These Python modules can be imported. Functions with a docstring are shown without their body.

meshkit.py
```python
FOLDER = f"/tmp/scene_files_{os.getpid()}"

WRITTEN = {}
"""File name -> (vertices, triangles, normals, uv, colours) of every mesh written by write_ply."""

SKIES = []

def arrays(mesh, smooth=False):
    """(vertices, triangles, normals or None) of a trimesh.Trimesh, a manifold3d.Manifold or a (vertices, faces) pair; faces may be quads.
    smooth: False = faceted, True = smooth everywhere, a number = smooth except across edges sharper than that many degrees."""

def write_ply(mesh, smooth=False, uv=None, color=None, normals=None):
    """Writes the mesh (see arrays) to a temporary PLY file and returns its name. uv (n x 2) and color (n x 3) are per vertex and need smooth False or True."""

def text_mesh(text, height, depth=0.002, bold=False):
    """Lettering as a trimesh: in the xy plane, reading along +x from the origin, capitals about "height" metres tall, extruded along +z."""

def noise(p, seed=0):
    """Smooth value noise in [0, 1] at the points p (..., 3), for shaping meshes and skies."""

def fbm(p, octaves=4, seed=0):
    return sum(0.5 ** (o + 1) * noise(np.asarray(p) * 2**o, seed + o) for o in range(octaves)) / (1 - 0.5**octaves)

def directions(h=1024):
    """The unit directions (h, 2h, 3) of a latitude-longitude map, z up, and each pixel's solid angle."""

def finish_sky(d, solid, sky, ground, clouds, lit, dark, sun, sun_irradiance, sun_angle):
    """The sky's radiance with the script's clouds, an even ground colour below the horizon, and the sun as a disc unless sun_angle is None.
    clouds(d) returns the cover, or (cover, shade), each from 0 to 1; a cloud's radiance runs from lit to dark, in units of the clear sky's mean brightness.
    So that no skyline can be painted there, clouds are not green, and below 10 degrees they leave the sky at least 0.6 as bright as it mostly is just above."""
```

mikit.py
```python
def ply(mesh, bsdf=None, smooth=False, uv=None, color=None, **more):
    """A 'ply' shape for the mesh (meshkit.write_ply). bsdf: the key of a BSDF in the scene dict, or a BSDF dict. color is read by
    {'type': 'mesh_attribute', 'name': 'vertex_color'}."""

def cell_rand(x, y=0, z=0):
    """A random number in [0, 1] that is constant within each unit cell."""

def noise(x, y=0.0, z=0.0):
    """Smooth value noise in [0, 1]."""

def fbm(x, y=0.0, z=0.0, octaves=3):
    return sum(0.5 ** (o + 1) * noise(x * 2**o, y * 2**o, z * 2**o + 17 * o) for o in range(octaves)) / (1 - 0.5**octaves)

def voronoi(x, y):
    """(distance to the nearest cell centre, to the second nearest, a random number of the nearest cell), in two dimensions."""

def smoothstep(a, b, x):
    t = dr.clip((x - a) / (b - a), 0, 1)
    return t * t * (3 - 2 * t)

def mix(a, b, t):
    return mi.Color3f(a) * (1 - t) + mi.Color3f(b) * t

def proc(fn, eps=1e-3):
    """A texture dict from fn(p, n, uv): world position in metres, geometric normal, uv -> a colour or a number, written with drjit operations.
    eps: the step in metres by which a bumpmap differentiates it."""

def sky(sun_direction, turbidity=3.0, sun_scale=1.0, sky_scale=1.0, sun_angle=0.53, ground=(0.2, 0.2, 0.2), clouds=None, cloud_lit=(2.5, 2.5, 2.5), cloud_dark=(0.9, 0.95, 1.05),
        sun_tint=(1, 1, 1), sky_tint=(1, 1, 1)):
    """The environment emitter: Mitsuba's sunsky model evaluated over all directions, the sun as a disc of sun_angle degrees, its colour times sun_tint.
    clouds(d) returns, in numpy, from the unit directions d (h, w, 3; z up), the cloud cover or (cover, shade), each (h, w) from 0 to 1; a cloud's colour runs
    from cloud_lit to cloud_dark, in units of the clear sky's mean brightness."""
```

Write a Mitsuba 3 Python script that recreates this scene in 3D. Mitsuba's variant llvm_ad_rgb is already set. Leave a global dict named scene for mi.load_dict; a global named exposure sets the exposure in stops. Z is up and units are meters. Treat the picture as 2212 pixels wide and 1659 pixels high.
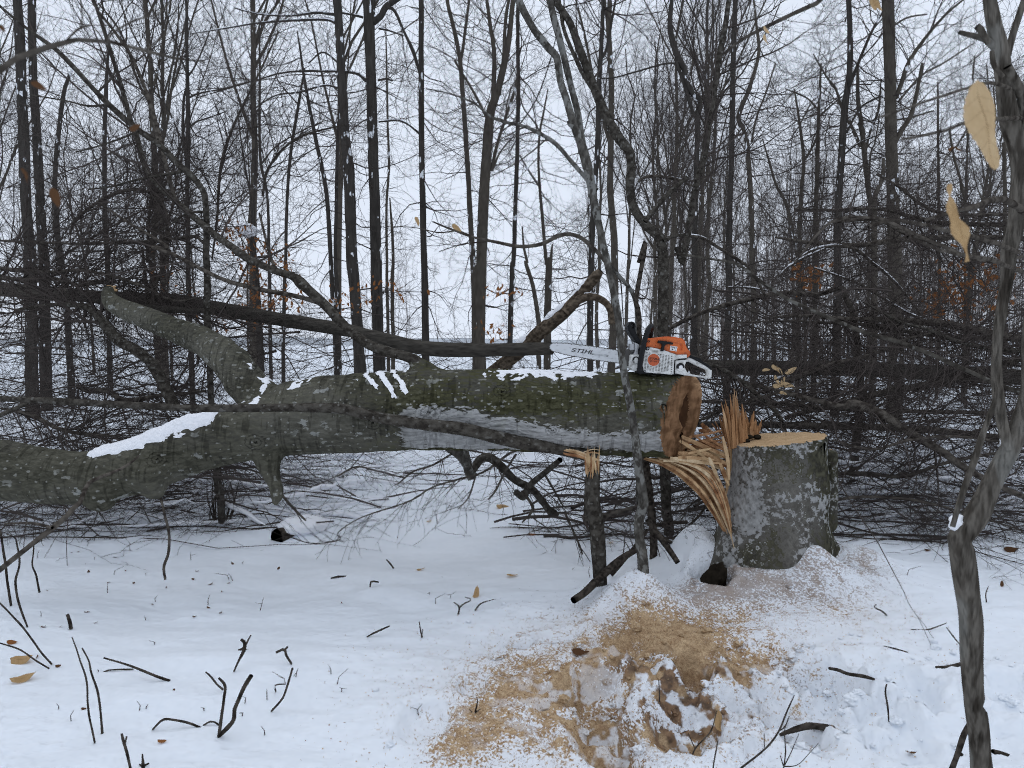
import math, numpy as np, trimesh, manifold3d, shapely, drjit as dr, mitsuba as mi, mikit, meshkit
from shapely.geometry import Polygon
from mikit import noise, fbm, smoothstep, mix
T = mi.ScalarTransform4f
# ---------------------------------------------------------------- camera, sky, exposure
FX, CAM_H, HZ = 1580.0, 1.30, 742.0            # focal length and horizon, in pixels of a 2212 x 1659 picture
PITCH = math.atan((829.5 - HZ) / FX)
exposure = 1.46
scene, labels = {}, {}
scene['camera'] = {'type': 'thinlens', 'fov': math.degrees(2 * math.atan(1106 / FX)), 'fov_axis': 'x', 'aperture_radius': 0.0017, 'focus_distance': 3.9,
    'near_clip': 0.05, 'far_clip': 3000.0, 'to_world': T().look_at(origin=[0, 0, CAM_H], target=[0, math.cos(PITCH), CAM_H - math.sin(PITCH)], up=[0, 0, 1])}
scene['daylight'] = mikit.sky([-0.15, 0.4, 0.9], turbidity=4, sun_scale=0.09, sun_angle=50, sun_tint=(.86, .97, 1.16), ground=(0.6, 0.62, 0.66), clouds=lambda d: (1.0, 0.0),
    cloud_lit=(1.90, 2.08, 2.38), cloud_dark=(1.4, 1.5, 1.7))
# ---------------------------------------------------------------- helpers: pixels to points, tubes, twigs
rng = np.random.default_rng(7)
CROP = {'A': (0, 0, .63291), 'B': (1350, 0, .63291), 'C': (2696, 0, .63291), 'D': (0, 1000, .63291), 'E': (1350, 1000, .63291), 'F': (2696, 1000, .63291), 'G': (0, 2022, .63291),
        'H': (1350, 2022, .63291), 'I': (2696, 2022, .63291), 'S': (2160, 1200, 1 / 2.765), 'Z': (2500, 1280, 1 / 5.53), 'J': (2400, 1450, 1 / 2.212), 'K': (3600, 0, 1.5756),
        'M': (3600, 1500, 1.6513), 'Q': (1600, 2250, 1.26), 'R': (700, 1750, 1.41732), 'V': (0, 0, 1.85172)}
def vpx(c, x, y): o = CROP[c]; return (o[0] + x * o[2]) / 1.85172, (o[1] + y * o[2]) / 1.85172
def at(px, py, Y):
    u, v = (px - 1106) / FX, (829.5 - py) / FX
    d = np.array([u, math.cos(PITCH) + v * math.sin(PITCH), -math.sin(PITCH) + v * math.cos(PITCH)])
    return np.array([0, 0, CAM_H]) + d * (Y / d[1])
def trace(s, Y):
    """'A x,y,w x,y,w D x,y,w' -> points and radii; Y one depth or a depth for either end."""
    c, rows = 'V', []
    for w in s.split():
        if w in CROP: c = w; continue
        f = [float(a) for a in w.split(',')]
        x, y = vpx(c, f[0], f[1]); rows.append((x, y, (f[2] if len(f) > 2 else 8) * CROP[c][2] / 1.85172))
    r = np.array(rows)
    l = np.r_[0, np.cumsum(np.hypot(np.diff(r[:, 0]), np.diff(r[:, 1])))]; l /= max(l[-1], 1e-9)
    Ys = np.interp(l, np.linspace(0, 1, len(Y)), Y) if isinstance(Y, (tuple, list)) else np.full(len(r), float(Y))
    return np.array([at(a[0], a[1], y) for a, y in zip(r, Ys)]), r[:, 2] / FX * Ys / 2
def unit(v): return v / np.maximum(np.linalg.norm(v, axis=-1, keepdims=True), 1e-12)
def resample(p, r, n):
    """Catmull-Rom through the points, n points evenly along it."""
    if len(p) == 2: p, r = np.array([p[0], p.mean(0), p[1]]), np.array([r[0], r.mean(), r[1]])
    q = np.vstack([2 * p[0] - p[1], p, 2 * p[-1] - p[-2]]); t = np.linspace(0, 1, 9)[:-1, None]; out = []
    for i in range(1, len(q) - 2):
        a, b, c, d = q[i - 1:i + 3]
        out.append(.5 * ((2 * b) + (c - a) * t + (2 * a - 5 * b + 4 * c - d) * t**2 + (3 * b - a - 3 * c + d) * t**3))
    out = np.vstack(out + [p[-1:]]); rr = np.interp(np.linspace(0, len(p) - 1, len(out)), np.arange(len(p)), r)
    l = np.r_[0, np.cumsum(np.linalg.norm(np.diff(out, axis=0), axis=1))]; s = np.linspace(0, l[-1], n)
    return np.stack([np.interp(s, l, out[:, k]) for k in range(3)], 1), np.interp(s, l, rr)
def tubes(P, R, sides=3):
    """(vertices, triangles) of many tubes at once: P (n, k, 3), R (n, k)."""
    n, k, _ = P.shape
    t = unit(np.gradient(P, axis=1)); m = unit(t.mean(1, keepdims=True))
    ref = np.where(np.abs(m[..., 2:]) < .8, [0, 0, 1.], [0, 1., 0]); a = unit(np.cross(t, np.broadcast_to(ref, t.shape))); b = np.cross(t, a)
    ang = np.arange(sides) * 2 * np.pi / sides
    v = P[:, :, None] + R[:, :, None, None] * (np.cos(ang)[:, None] * a[:, :, None] + np.sin(ang)[:, None] * b[:, :, None])
    i, j = np.meshgrid(np.arange(k - 1), np.arange(sides), indexing='ij'); j2 = (j + 1) % sides
    q = np.stack([i * sides + j, (i + 1) * sides + j, (i + 1) * sides + j2, i * sides + j2], -1).reshape(-1, 4)
    f = np.vstack([q[:, [0, 2, 1]], q[:, [0, 3, 2]]])
    return v.reshape(-1, 3), (f[None] + (np.arange(n) * k * sides)[:, None, None]).reshape(-1, 3)
def join(*ms):
    at_, V, F = 0, [], []
    for v, f in ms: V.append(v); F.append(np.asarray(f) + at_); at_ += len(v)
    return np.vstack(V), np.vstack(F)
def caps(v, f, k, sides):
    """closes the two ends of one tube."""
    n = len(v); c0, c1 = v[:sides].mean(0), v[(k - 1) * sides:k * sides].mean(0)
    j = np.arange(sides); e = (k - 1) * sides
    return np.vstack([v, [c0, c1]]), np.vstack([f, np.stack([j * 0 + n, j, (j + 1) % sides], 1), np.stack([j * 0 + n + 1, e + (j + 1) % sides, e + j], 1)])
def limb(p, r, sides=10, step=None, bump=.05, crook=.15, seed=0, fine=9.):
    """One woody limb through the points: rounded, a little crooked, lumpy, closed."""
    L = np.linalg.norm(np.diff(p, axis=0), axis=1).sum(); step = step or max(.9 * np.mean(r), .012)
    n = int(np.clip(L / step, 6, 400)); P, R = resample(p, r, n)
    s = np.linspace(0, L, n)
    for k in range(3): P[:, k] += crook * R * 2 * (meshkit.noise(np.stack([s / (R.mean() * 9 + .02), s * 0 + k * 7.3 + seed * 3.1, s * 0], 1)) - .5)
    R = R * (1 + bump * 2 * (meshkit.noise(np.stack([s / (R.mean() * 4 + .01), s * 0 + seed + 50.5, s * 0], 1)) - .5))
    v, f = tubes(P[None], R[None], sides)
    c = np.repeat(P, sides, 0); d = unit(v - c)
    v = v + d * (np.repeat(R, sides) * bump * 2 * (meshkit.fbm(v * fine / (R.mean() * 12 + .1) * [1, 1, .45] + seed * 3.3, 3) - .5))[:, None]
    return caps(v, f, n, sides), (P, R)
def sprout(P, R, n, l, ang=(30, 65), up=.12, rr=(.3, .6), t=(.15, 1.), k=5, wob=.16, rmin=.0008, rmax=1., flat=0.):
    """n side shoots from the polylines P (m, k0, 3), R (m, k0)."""
    m, k0, _ = P.shape
    w = np.linalg.norm(np.diff(P, axis=1), axis=2).sum(1); i = rng.choice(m, n, p=w / w.sum())
    s = rng.uniform(*t, n); g = s * (k0 - 1.001); j = g.astype(int); fr = (g - j)[:, None]
    p = P[i, j] * (1 - fr) + P[i, j + 1] * fr; d = unit(P[i, j + 1] - P[i, j])
    q = rng.normal(size=(n, 3)); q -= (q * d).sum(1, keepdims=True) * d; q = unit(q)
    a = np.radians(rng.uniform(*ang, n))[:, None]; d = np.cos(a) * d + np.sin(a) * q
    d[:, 2] += up; d *= [1, 1, 1 - flat]; d = unit(d)
    L = rng.uniform(*l, n) * (1.15 - .6 * s); r0 = np.minimum(R[i, j] * rng.uniform(*rr, n), rmax)
    out = [p]
    for _ in range(k - 1):
        out.append(out[-1] + d * (L / (k - 1))[:, None]); d = d + rng.normal(size=(n, 3)) * wob; d[:, 2] += up * .35; d = unit(d)
    r1 = np.maximum(rmin, .22 * r0); r0 = np.maximum(r0, r1 * 1.05); tt = np.linspace(0, 1, k)
    return np.stack(out, 1), r0[:, None] * (1 - tt) + r1[:, None] * tt
def as_parents(prs, k=24):
    z = [resample(p, r, k) for p, r in prs]; return np.stack([a for a, _ in z]), np.stack([b for _, b in z])
def twigset(P, R, spec, sides=3):
    """spec: a list of sprout arguments, each level growing from the one before (and the first from P)."""
    ms = []; 
    for kw in spec:
        kw = dict(kw); base = kw.pop('base', None)
        P, R = sprout(P, R, **kw); ms.append(tubes(P, R, sides))
    return join(*ms), (P, R)
# ---------------------------------------------------------------- helpers: scene entries
def key_of(name):
    if name not in used: used.add(name); return name
    i = 1
    while f'{name}_{i:03d}' in used: i += 1
    used.add(f'{name}_{i:03d}'); return f'{name}_{i:03d}'
used = set()
def thing(name, label, cat=None, group=None, kind=None):
    k = key_of(name); d = labels[k] = {'label': label}
    if cat: d['category'] = cat
    if group: d['group'] = group
    if kind: d['kind'] = kind
    return k
def put(parent, name, mesh, mat, smooth=True, label=None, kind=None, to=None):
    k = key_of(parent + '__' + name) if name else parent
    scene[k] = mikit.ply(mesh, mat, smooth=smooth)
    if to is not None: scene[k]['to_world'] = to
    if label or kind: labels[k] = {a: b for a, b in (('label', label), ('kind', kind)) if b}
    return k
def one(name, label, cat, mesh, mat, smooth=True, group=None, kind=None):
    k = thing(name, label, cat, group, kind); put(k, None, mesh, mat, smooth); return k
# ---------------------------------------------------------------- the ground
def sst(a, b, x): t = np.clip((x - a) / (b - a), 0, 1); return t * t * (3 - 2 * t)
BUMPS = [(1.43, 3.98, .55, .07), (.611, 3.46, .15, .16), (.44, 3.64, .16, .03), (1.0, 4.0, .17, .10), (1.12, 3.9, .12, .05), (1.28, 3.66, .12, .03), (1.52, 3.67, .10, .11), (1.60, 3.60, .13, .07), (1.70, 3.48, .14, .04), (1.0, 4.04, .13, .12), (1.86, 3.95, .2, .08), (1.95, 3.75, .25, .04),   # x, y, radius, height
         (-1.4, 5.25, .25, .04), (-1.33, 4.9, .3, .06), (.2, 4.6, .5, .03), (-2.2, 3.2, .6, .04), (-.9, 3.0, .5, .035), (.05, 3.6, .35, .03)]
DENTS = [(1.03, 3.70, .10, .07), (.44, 3.0, .12, .05), (.7, 2.78, .11, .06), (.32, 2.62, .13, .06), (.6, 2.45, .14, .06), (.85, 2.62, .10, .05), (.95, 2.4, .12, .04), (.45, 3.25, .09, .04), (-.15, 2.7, .07, .03),
         (1.2, 2.7, .09, .04), (1.45, 2.6, .10, .04), (1.25, 2.35, .12, .04), (1.8, 2.5, .12, .03), (.3, 2.35, .12, .05), (-.3, 2.45, .1, .03), (.05, 3.1, .05, .03)]
def zg(x, y):
    x, y = np.asarray(x, float), np.asarray(y, float); p = np.stack([x, y, x * 0], -1); far = sst(14, 60, y)
    z = .10 * (meshkit.fbm(p * .55 + 3.1, 2) - .5) + .10 * (meshkit.fbm(p * [1.8, 3.4, 1] + 9.2, 2) - .5) * (1 - far) + .034 * (meshkit.fbm(p * [4, 9, 1], 3, 5) - .5) * (1 - far)
    z = z + .06 * sst(-.8, 1.2, x) * (1 - sst(5, 9, y)) - .012
    for bx, by, br, bh in BUMPS: z = z + bh * np.exp(-((x - bx)**2 + (y - by)**2) / br**2)
    tr = np.exp(-(((x - .65) / .62)**2 + ((y - 2.6) / .48)**2)**1.5) ; tr2 = np.exp(-(((x - 1.5) / .8)**2 + ((y - 2.55) / .33)**2)**2) * .6; w = np.clip(tr + tr2, 0, 1)
    z = z + w * (.15 * (meshkit.fbm(p * 5.5 + 40, 3) - .52) + .07 * (np.abs(meshkit.fbm(p * 13, 3, 9) - .5) * 2 - .25) + .035 * sst(.5, .62, meshkit.fbm(p * 9 + 77, 2)))
    for bx, by, br, bh in DENTS:
        q = np.hypot((x - bx) / br, (y - by) / (br * 1.5)) + .35 * (meshkit.noise(p * 17 + bx) - .5)
        z = z - 1.4 * bh * (1 - sst(.55, 1.0, q)) + .35 * bh * np.exp(-((q - 1.2) / .25)**2)
    return z
def gp(px, py, dz=0.):
    Y = 4.
    for _ in range(25):
        q = at(px, py, Y); d = (q[2] - CAM_H) / Y
        Y = .5 * Y + .5 * np.clip((float(zg(q[0], q[1])) + dz - CAM_H) / min(d, -1e-3), 1.2, 60)
    return at(px, py, Y)
def gpc(c, x, y): return gp(*vpx(c, x, y))
# sawdust: centre and radii in the picture's pixels turned into patches of ground; last: density
DUST = []
for px, py, rx, ry, den in [(1500, 1415, 150, 70, 1.25), (1400, 1360, 90, 34, .8), (1600, 1450, 80, 50, .6), (1060, 1540, 85, 75, 1.0), (985, 1615, 75, 55, .8), (1130, 1440, 90, 50, .5), (1270, 1320, 170, 45, .34),
                            (1470, 1275, 130, 30, .5), (1320, 1440, 110, 60, .8), (1280, 1560, 130, 90, .9), (1420, 1510, 130, 80, .9), (1350, 1625, 230, 90, 1.1), (1540, 1580, 110, 60, .45), (1690, 1255, 150, 45, .50), (1600, 1240, 90, 30, .45),
                            (1800, 1290, 120, 80, .40), (1860, 1190, 80, 24, .5), (1000, 1500, 210, 160, .26), (1720, 1410, 170, 100, .24), (1900, 1240, 80, 50, .36), (1560, 1300, 90, 40, .4), (1230, 1400, 200, 110, .2), (1700, 1600, 160, 70, .3), (1480, 1620, 150, 60, .4)]:
    q = gp(px, min(py, 1656)); DUST.append((q[0], q[1], rx * q[1] / FX, ry * q[1]**2 / (FX * CAM_H), den))
def dust_np(x, y): return sum(d * np.exp(-((x - a)**2 / b**2 + (y - c)**2 / e**2)) for a, c, b, e, d in DUST)
def dust_dr(p): return sum(d * dr.exp(-(dr.square(p.x - a) / b**2 + dr.square(p.y - c) / e**2)) for a, c, b, e, d in DUST)
# ---------------------------------------------------------------- materials
def mat(key, fn=None, rgb=None, rough=.8, spec=.3, bump=None, bscale=1., two=False, **kw):
    b = {'type': 'principled', 'base_color': mikit.proc(fn) if fn else {'type': 'rgb', 'value': list(rgb)}, 'roughness': rough, 'specular': spec, **kw}
    if spec <= .2 and not kw: b = {'type': 'diffuse', 'reflectance': b['base_color']}
    if bump: b = {'type': 'bumpmap', 'arbitrary': mikit.proc(bump, eps=.0015), 'scale': bscale, 'bsdf': b}
    scene[key] = {'type': 'twosided', 'bsdf': b} if two else b
def f_snow(p, n, uv):
    d = dust_dr(p); g = noise(p.x * 150, p.y * 120, p.z * 150); h = noise(p.x * 310 + 9, p.y * 210, p.z * 310); g2 = fbm(p.x * 20, p.y * 17, p.z * 20, 3); g3 = fbm(p.x * 70, p.y * 50, p.z * 70, 2)
    w = dr.exp(-(dr.square((p.x - .6) / .6) + dr.square((p.y - 2.55) / .42))); clump = smoothstep(.44, .6, fbm(p.x * 8 + 3, p.y * 8, p.z * 8, 4))
    d = d * dr.lerp(1., clump * 1.5, w * .8)
    t = smoothstep(.42, .95, d * .95 + (g - .5) * .95 + (g2 - .5) * .8 + (h - .5) * .6) * dr.clip(d * 6, 0, 1); t = dr.maximum(t, dr.clip(d * .22, 0, .16))
    n4 = smoothstep(.3, .7, fbm(p.x * 45, p.y * 35, p.z * 45, 3)); near = smoothstep(3.25, 3.5, p.y + .12 * (g2 - .5)); t = t * dr.lerp(1., .5 + .4 * g2, near)
    dark = smoothstep(.43, .56, fbm(p.x * 10 + 5, p.y * 9, p.z * 9, 3)) * smoothstep(2.95, 2.75, p.y + .25 * (g2 - .5)) * smoothstep(.2, .5, p.x) * smoothstep(1.5, 1.2, p.x)
    c = mix((.55, .40, .235), (.30, .18, .09), dr.clip(smoothstep(.2, .8, h) * .6 + n4 * .5, 0, 1)); c = mix(c, mix((.075, .04, .022), (.24, .14, .075), n4), dark * .92); c = mix(c, mi.Color3f(.15, .085, .05), near * .7)
    t = t * dr.lerp(1., smoothstep(.40, .52, fbm(p.x * 17 + 31, p.y * 15, p.z * 17, 5)), w * smoothstep(2.95, 2.7, p.y) * .95)
    s = mix((.80, .845, .90), (.86, .895, .935), g3)
    return mix(s, c, dr.clip(t, 0, .97))
mat('snow', f_snow, rough=.9, spec=.1, bump=lambda p, n, uv: fbm(p.x * 40, p.y * 40, p.z * 40, 3) * .012 + noise(p.x * 150, p.y * 150, p.z * 150) * .0022)
mat('clean_snow', rgb=(.9, .91, .94), rough=.9, spec=.1, bump=lambda p, n, uv: fbm(p.x * 70, p.y * 70, p.z * 70, 3) * .010)
def f_beech(p, n, uv):
    a = fbm(p.x * 3, p.y * 3, p.z * 4, 4); b = fbm(p.x * 34, p.y * 70, p.z * 70, 3); b = smoothstep(.25, .75, b); h = noise(p.x * 130, p.y * 200, p.z * 200); r = (p.z - .93) / .2
    c = mix((.058, .056, .045), (.155, .148, .122), dr.clip(smoothstep(.3, .7, a) * .5 + b * .5 + (h - .5) * .3, 0, 1))
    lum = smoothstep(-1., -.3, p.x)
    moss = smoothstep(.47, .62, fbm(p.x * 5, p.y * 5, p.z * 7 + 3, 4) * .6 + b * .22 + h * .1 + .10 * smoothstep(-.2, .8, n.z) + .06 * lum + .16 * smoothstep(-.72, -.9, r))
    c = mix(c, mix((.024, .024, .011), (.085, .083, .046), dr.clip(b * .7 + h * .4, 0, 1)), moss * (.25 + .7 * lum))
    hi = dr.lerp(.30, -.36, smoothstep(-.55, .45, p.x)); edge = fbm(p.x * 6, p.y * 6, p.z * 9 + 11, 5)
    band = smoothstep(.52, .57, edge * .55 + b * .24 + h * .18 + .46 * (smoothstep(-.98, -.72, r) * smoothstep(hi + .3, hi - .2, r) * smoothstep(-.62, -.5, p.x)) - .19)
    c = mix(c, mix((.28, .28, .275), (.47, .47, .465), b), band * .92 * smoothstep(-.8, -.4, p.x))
    sp = smoothstep(.735, .76, noise(p.x * 19 + 4, p.y * 19, p.z * 19) * .72 + b * .14 + h * .14) * smoothstep(.35, .6, fbm(p.x * 4, p.y * 4, p.z * 4 + 9, 2)); c = mix(c, (.33, .335, .315), sp * .8)
    c = c * (1 - .35 * smoothstep(.56, .68, fbm(p.x * 75, p.y * 9, p.z * 9, 3)))
    for kx, kz, kr in ((-.415, .961, .075), (-.70, .90, .05), (-1.3, .80, .06), (-1.75, .73, .05), (.2, .87, .04), (-.05, 1.06, .05)):
        e = dr.sqrt(dr.square(p.x - kx) + dr.square((p.z - kz) * 1.3)) / kr + .25 * (h - .5); c = c * (1 - .45 * smoothstep(1.1, .8, e) * smoothstep(.3, .8, dr.sin(e * 17)) - .4 * smoothstep(.22, .1, e))
    sq = smoothstep(.80, .84, noise(p.x * 60, p.y * 60, p.z * 60)); return mix(c, (.33, .33, .30), sq * .55)
bark_bump = lambda p, n, uv: fbm(p.x * 40, p.y * 70, p.z * 70, 3) * .022 + fbm(p.x * 9, p.y * 9, p.z * 12, 2) * .012
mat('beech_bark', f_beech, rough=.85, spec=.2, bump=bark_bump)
def f_stump(p, n, uv):
    a = smoothstep(.3, .7, fbm(p.x * 5, p.y * 5, p.z * 2.2, 4)); b = smoothstep(.25, .75, fbm(p.x * 60, p.y * 60, p.z * 40, 3)); h = noise(p.x * 170, p.y * 170, p.z * 150)
    c = mix((.065, .060, .052), (.20, .19, .17), dr.clip(a * .45 + b * .5 + (h - .5) * .35, 0, 1))
    moss = smoothstep(.47, .60, fbm(p.x * 6 + 2, p.y * 6, p.z * 2.5, 4) * .62 + b * .2 + h * .15 + .12 * smoothstep(1.42, 1.62, p.x)); c = mix(c, mix((.022, .021, .014), (.072, .068, .042), b), moss * .85)
    li = smoothstep(.535, .60, fbm(p.x * 8, p.y * 8, p.z * 4.5 + 7, 5) * .66 + b * .17 + h * .15 + .15 * smoothstep(1.40, 1.22, p.x) * smoothstep(.2, .4, p.z)); c = mix(c, mix((.22, .22, .215), (.40, .40, .395), b), li * .8)
    return c
mat('stump_bark', f_stump, rough=.85, spec=.2, bump=lambda p, n, uv: fbm(p.x * 70, p.y * 70, p.z * 40, 3) * .014)
def f_grey(p, n, uv):
    a = smoothstep(.25, .75, fbm(p.x * 60, p.y * 60, p.z * 26, 3)); h = noise(p.x * 190, p.y * 190, p.z * 120); b = fbm(p.x * 14, p.y * 14, p.z * 12 + 4, 3); c = mix((.045, .041, .036), (.15, .143, .128), dr.clip(a * .8 + (h - .5) * .5, 0, 1))
    return mix(c, (.22, .222, .21), smoothstep(.54, .60, b * .68 + a * .2 + h * .12) * .6)
mat('sapling_bark', f_grey, rough=.85, spec=.2, bump=lambda p, n, uv: fbm(p.x * 90, p.y * 90, p.z * 45, 3) * .006)
def f_plain(p, n, uv):
    a = smoothstep(.25, .75, fbm(p.x * 45, p.y * 60, p.z * 40, 3)); h = noise(p.x * 190, p.y * 190, p.z * 150); c = mix((.030, .026, .022), (.105, .096, .082), dr.clip(a * .75 + (h - .5) * .5, 0, 1)); return mix(c, (.17, .165, .15), smoothstep(.76, .8, noise(p.x * 70, p.y * 70, p.z * 50)) * .6)
mat('grey_bark', f_plain, rough=.85, spec=.2, bump=lambda p, n, uv: fbm(p.x * 70, p.y * 70, p.z * 50, 3) * .008)
mat('snag_bark', lambda p, n, uv: mix((.045, .034, .025), (.17, .135, .10), smoothstep(.25, .75, fbm(p.x * 45, p.y * 60, p.z * 45, 3))), rough=.9, spec=.15, bump=lambda p, n, uv: fbm(p.x * 50, p.y * 50, p.z * 50, 3) * .012)
def f_split(p, n, uv):
    a = fbm(p.x * 90, p.y * 90, p.z * 14, 3); b = fbm(p.x * 14, p.y * 14, p.z * 5, 3); a = smoothstep(.28, .72, a); c = mix((.038, .032, .026), (.175, .158, .135), dr.clip(a * .7 + .15 + (b - .5) * .6, 0, 1))
    return mix(c, (.26, .26, .24), smoothstep(.62, .72, b) * .4)
mat('furrowed_bark', f_split, rough=.85, spec=.2, bump=lambda p, n, uv: fbm(p.x * 90, p.y * 90, p.z * 16, 3) * .03)
def f_dark(p, n, uv):
    a = fbm(p.x * 40, p.y * 40, p.z * 5, 3); c = mix((.026, .023, .021), (.085, .078, .07), a)
    s = smoothstep(.775, .80, noise(p.x * 26, p.y * 26, p.z * 8) * .55 + noise(p.x * 60, p.y * 60, p.z * 24) * .12 + noise(p.x * 6, p.y * 6, p.z * 1.4) * .42); return mix(c, (.85, .87, .9), s)
mat('dark_bark', f_dark, rough=.9, spec=.15, bump=lambda p, n, uv: fbm(p.x * 40, p.y * 40, p.z * 5, 2) * .02)
def f_brown(p, n, uv):
    a = fbm(p.x * 30, p.y * 30, p.z * 9, 3); c = mix((.045, .038, .031), (.115, .102, .085), a)
    s = smoothstep(.80, .82, noise(p.x * 26, p.y * 26, p.z * 8) * .55 + noise(p.x * 60, p.y * 60, p.z * 24) * .12 + noise(p.x * 5, p.y * 5, p.z * 1.3) * .42); return mix(c, (.85, .87, .9), s)
mat('brown_bark', f_brown, rough=.9, spec=.15)
def f_log(p, n, uv):
    a = fbm(p.x * 8, p.y * 55, p.z * 55, 3); return mix((.022, .02, .018), (.115, .105, .09), a)
mat('log_bark', f_log, rough=.9, spec=.15, bump=lambda p, n, uv: fbm(p.x * 8, p.y * 55, p.z * 55, 2) * .016)
mat('hazed_twig', rgb=(.085, .075, .073), rough=.9, spec=.1)  # distance haze put into the colour: paler, greyer than the near twigs
mat('branch_bark', lambda p, n, uv: mix((.034, .028, .024), (.12, .106, .09), smoothstep(.25, .75, fbm(p.x * 40, p.y * 60, p.z * 40, 3))), rough=.9, spec=.15, bump=lambda p, n, uv: fbm(p.x * 70, p.y * 70, p.z * 50, 3) * .006)
mat('dark_branch', lambda p, n, uv: mix((.018, .015, .013), (.085, .072, .06), smoothstep(.25, .75, fbm(p.x * 70, p.y * 70, p.z * 60, 3))), rough=.9, spec=.15)
mat('twig', rgb=(.078, .066, .06), rough=.8, spec=.2)
mat('pale_twig', rgb=(.085, .078, .07), rough=.8, spec=.2)
mat('hazed_wood', lambda p, n, uv: mix((.11, .094, .086), (.21, .185, .17), noise(p.x * .5, p.y * .3, p.z * .4)), rough=.9, spec=.1)  # slight haze over the far woods is mixed into this lighter bark colour
def f_fresh(p, n, uv):
    a = fbm(p.x * 26, p.y * 60, p.z * 26, 3); b = noise(p.x * 7, p.y * 30, p.z * 7); return mix(mix((.25, .13, .065), (.54, .36, .20), smoothstep(.25, .7, a)), (.60, .44, .25), smoothstep(.5, .75, b) * .65)
mat('fresh_wood', f_fresh, rough=.7, spec=.2)
mat('spike_wood', lambda p, n, uv: mix(mix((.22, .105, .05), (.44, .25, .125), fbm(p.x * 120, p.y * 120, p.z * 8, 3)), (.58, .40, .24), smoothstep(.6, .8, noise(p.x * 40, p.y * 40, p.z * 3)) * .6), rough=.75, spec=.2)
mat('pale_wood', lambda p, n, uv: mix((.40, .27, .15), (.66, .51, .33), smoothstep(.25, .7, fbm(p.x * 26, p.y * 60, p.z * 26, 3))), rough=.7, spec=.2)
mat('red_wood', lambda p, n, uv: mix((.20, .09, .045), (.43, .24, .125), smoothstep(.25, .7, fbm(p.x * 26, p.y * 60, p.z * 26, 3))), rough=.7, spec=.2)
WOODS = ('fresh_wood', 'fresh_wood', 'pale_wood', 'red_wood')
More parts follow.
